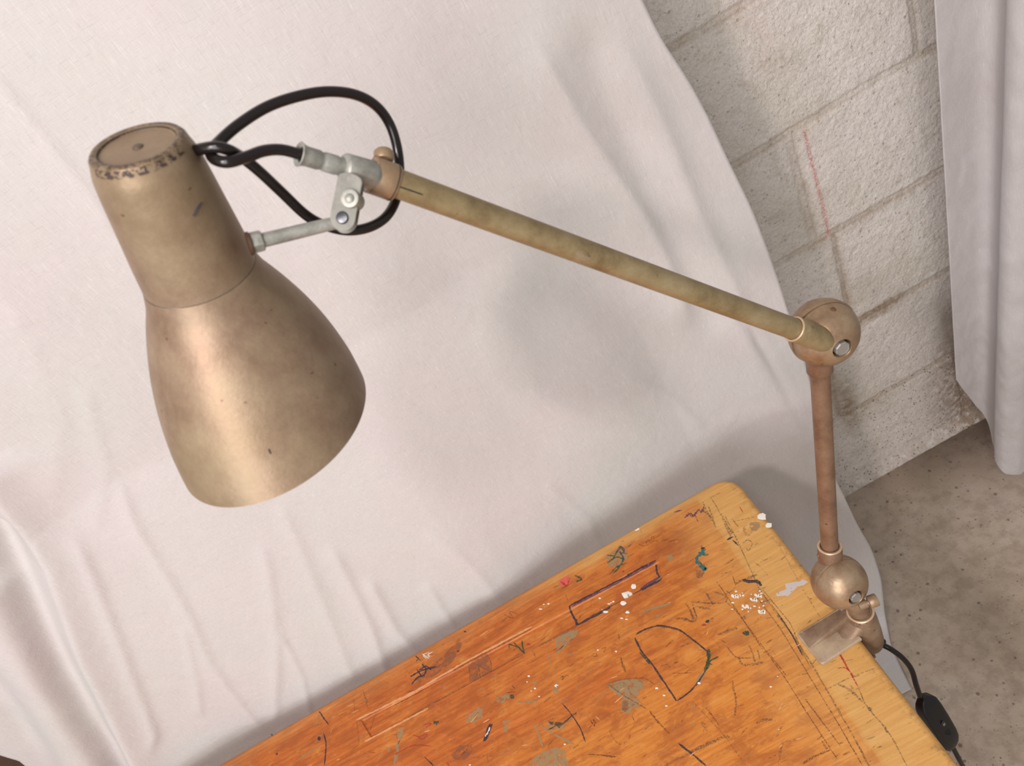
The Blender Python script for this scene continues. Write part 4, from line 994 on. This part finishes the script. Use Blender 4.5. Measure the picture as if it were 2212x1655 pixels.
# ridge running up the jaw into the body
b = bmesh.new()
rs = []
for k in range(13):
    t = k / 12; x = .0838 + (.1345 - .0838) * t; yr = .4262 + .0045 * t; hgt = .0006 + .0105 * t ** 1.1; zt_ = z0 + TH - .0003
    yf = .4455 + .002 * t
    rs.append([Vector((x, yr - .0016 - .0022 * t, zt_ - .001)), Vector((x, yr - .0014 - .0020 * t, zt_ + .0002)), Vector((x, yr - .0008, zt_ + hgt * .8)), Vector((x, yr - .0002, zt_ + hgt)), Vector((x, yr + .0008, zt_ + hgt * .97)),
               Vector((x, yr + .006, zt_ + hgt * .66)), Vector((x, yf - .0008, zt_ + .0004)), Vector((x, yf - .0006, zt_ - .001))])
rings(b, rs, True, True); from_bm('jaw_rib', b, LACQ_CAST, jaw, sharp=50)
# clamp body: cast barrel outside the desk edge
nb = Vector((.1470, .4265, 0))
b = bmesh.new()
secs = [(.7790, .0122, .0125, 0), (.7770, .0140, .0143, 0), (.7700, .0146, .0150, 0), (.7600, .0150, .0158, 0), (.7400, .0152, .0165, .0), (.7220, .0150, .0160, .0), (.7120, .0130, .0140, .0), (.7090, .0100, .0110, 0)]
rs = []
for z, rx, ry, ox in secs:
    pts = []
    for k in range(40):
        a = 2 * math.pi * k / 40; x = rx * math.cos(a); y = ry * math.sin(a)
        if z < DZ + .002: x = max(x, DX1 + .0012 - nb.x)
        pts.append(Vector((nb.x + x + ox, nb.y + y, z)))
    rs.append(pts)
rings(b, rs, True, True); body = from_bm('clamp_body', b, LACQ_CAST, lamp, sharp=50)
# web joining barrel and jaw
b = bmesh.new(); rs = []
for k in range(9):
    t = k / 8; x = .118 + .022 * t; h_ = .004 + .013 * t ** 1.6; w_ = .0195 - .004 * t
    rs.append([Vector((x, .4280 + w_ * math.cos(a) * (1 if abs(math.cos(a)) > .0 else 1), z0 + .0006 + h_ * max(math.sin(a), 0) ** .8)) for a in [math.pi * q / 12 for q in range(13)]])
rings(b, rs, True, True); from_bm('clamp_web', b, LACQ_CAST, body, sharp=60)
# ring collar split with ear and pinch screw; neck from the ball
nk0 = c2 + w2 * .008; nk1 = Vector((.1478, .4262, .772)); nd = (nk1 - nk0).normalized(); Ln = (nk1 - nk0).length
b = bmesh.new(); lathe(b, nk0, nd, [(0, .0085), (.010, .0098), (.020, .0100), (Ln + .004, .0100)], 36); from_bm('clamp_neck', b, LACQ_CAST, cupf, sharp=50)
ring_c = Vector((.1478, .4262, .7795))
b = bmesh.new(); lathe(b, ring_c, Vector((0, 0, 1)), [(-.004, .0132), (-.0006, .0134), (0, .0128), (0, .0108), (-.003, .0104)], 44, False, False); ringo = from_bm('pinch_ring', b, LACQ_CAST, body, sharp=50)
b = bmesh.new(); lathe(b, ring_c, Vector((0, 0, 1)), [(-.0006, .0136), (.0003, .0128), (.0003, .0116), (-.0003, .0110)], 44, False, False); from_bm('worn_rim', b, RIM_WORN, ringo)
sc0 = Vector(atd(1868, 1305, .775)); scd = cdir(.92, -.42, -.15)
b = bmesh.new(); lathe(b, sc0 - scd * .006, scd, [(0, .0040), (.008, .0042)], 20); from_bm('pinch_ear', b, LACQ_CAST, ringo, sharp=50)
b = bmesh.new(); lathe(b, sc0 + scd * .0015, scd, [(0, .0030), (.002, .0032), (.0024, .0056), (.0036, .0064), (.0100, .0064), (.0112, .0058), (.0112, .0030), (.0100, .0026)], 32); from_bm('pinch_screw', b, LACQ, ringo, sharp=40)
# lower jaw under the desk top with its clamping screw
b = bmesh.new(); bmesh.ops.create_cube(b, size=1)
for v in b.verts: v.co = Vector((.119 + v.co.x * .052, .4265 + v.co.y * .024, .700 + v.co.z * .016))
bmesh.ops.bevel(b, geom=b.edges[:], offset=.003, segments=3, affect='EDGES'); lj = from_bm('lower_jaw', b, LACQ_CAST, lamp, sharp=40)
b = bmesh.new(); lathe(b, Vector((.107, .4265, DZ - THK - .0005)), Vector((0, 0, -1)), [(0, .008), (.003, .008), (.0035, .0035), (.075, .0035)], 24); from_bm('clamping_screw', b, STEEL, lj, sharp=40)
b = bmesh.new(); lathe(b, Vector((.085, .4265, .665)), Vector((1, 0, 0)), [(0, .0026), (.044, .0026)], 16); from_bm('tommy_bar', b, STEEL, lj, sharp=40)
# --- mains cord from the clamp, in-line switch
pw = [Vector((.148, .424, .722)), Vector((.158, .419, .716)), zc(1905, 1392, .850), zc(1925, 1403, .848), zc(1950, 1422, .85), zc(1969, 1447, .855), zc(1979, 1480, .86), zc(1988, 1506, .865)]
swc0 = zc(1992, 1506, .868); swc1 = zc(2056, 1612, .888)
sdir_ = (swc1 - swc0).normalized()
pw2 = [swc1 - sdir_ * .004, swc1 + sdir_ * .006, zc(2078, 1652, .90), zc(2105, 1700, .93), zc(2150, 1790, 1.02), zc(2200, 1900, 1.2)]
end = pw2[-1]; pw2 += [Vector((end.x + .005, end.y - .03, end.z * .5)), Vector((end.x + .02, end.y - .08, .03)), Vector((end.x + .06, end.y - .2, .004)), Vector((end.x + .12, end.y - .5, .004))]
b = bmesh.new(); tube(b, smooth_path(pw, 8), CRD, 14); from_bm('power_cord', b, CORD, lamp)
b = bmesh.new(); tube(b, smooth_path(pw2, 8), CRD, 14); from_bm('power_cord', b, CORD, lamp)
# switch body: flattened capsule with slopes to both cord ends
sN = cdir(.25, -.15, -1.0); sN = (sN - sdir_ * sN.dot(sdir_)).normalized(); sS = sdir_.cross(sN); LSW = (swc1 - swc0).length
b = bmesh.new(); rs = []
for t, w_, h_ in [(0, .0040, .0040), (.02, .0062, .0050), (.06, .0100, .0062), (.13, .0128, .0074), (.25, .0138, .0082), (.5, .0140, .0086), (.75, .0138, .0082), (.87, .0128, .0074), (.94, .0100, .0062), (.98, .0062, .0050), (1, .0040, .0040)]:
    c = swc0.lerp(swc1, t); pts = []
    for k in range(36):
        a = 2 * math.pi * k / 36; ca, sa = math.cos(a), math.sin(a); e = .45
        pts.append(c + sS * w_ * math.copysign(abs(ca) ** e, ca) + sN * h_ * math.copysign(abs(sa) ** e, sa))
    rs.append(pts)
rings(b, rs, True, True); sw_o = from_bm('inline_switch', b, PLASTIC, lamp, sharp=60)
rc = swc0.lerp(swc1, .55) + sN * .0072
b = bmesh.new(); rs = []
for t in np.linspace(-1, 1, 15):
    c = rc + sdir_ * .0105 * t; w_ = .0042 * math.sqrt(max(1 - (abs(t) ** 3), .02)); hh = .0030 - .0022 * (1 - t * t) + .0006 * t
    rs.append([c + sS * w_, c + sS * w_ * .8 + sN * hh, c - sS * w_ * .8 + sN * hh, c - sS * w_])
rings(b, rs, True, True); rk = from_bm('rocker', b, mat_plain('gloss_black_rocker', srgb(14, 14, 15), .25), sw_o, sharp=40)
for o_ in (-.0008, .0010):
    b = bmesh.new(); c = rc + sdir_ * (-.0062 + o_) + sN * .0030; lathe(b, c - sS * .0016 - sdir_ * .0003, sS, [(0, .00022), (.0034, .00022)], 8); from_bm('rocker_mark', b, mat_plain('white_mark', srgb(225, 225, 222), .5), rk)

# ------------------------------------------------------------------ light
def area(name, loc, target, size, power, col, sy=None):
    l = bpy.data.lights.new(name, 'AREA'); l.energy = power; l.color = col; l.size = size
    if sy: l.shape = 'RECTANGLE'; l.size_y = sy
    o = bpy.data.objects.new(name, l); COL.objects.link(o); o.location = loc
    o.rotation_euler = (Vector(target) - Vector(loc)).to_track_quat('-Z', 'Y').to_euler(); return o
area('window_light', (-2.6, -2.15, 2.28), (.1, .8, .8), .26, 20, (.84, .96, 1.0))
area('ceiling_lamp', (-.78, -.74, 2.55), (0, .8, .8), .14, 21, (1.0, .87, .85))
area('ceiling_lamp', (-.22, -.71, 2.47), (0, .8, .7), .16, 7, (1.0, .98, .94))
area('wide_fill_light', (-1.3, -2.3, 2.2), (.5, 1, .4), 1.5, 62, (1, .965, .955))  # added soft fill that brightens the wall, no known window there
w = bpy.data.worlds.new('world'); SC.world = w; w.use_nodes = True
bg = w.node_tree.nodes['Background']; bg.inputs[0].default_value = (1.0, .975, .955, 1); bg.inputs[1].default_value = .42
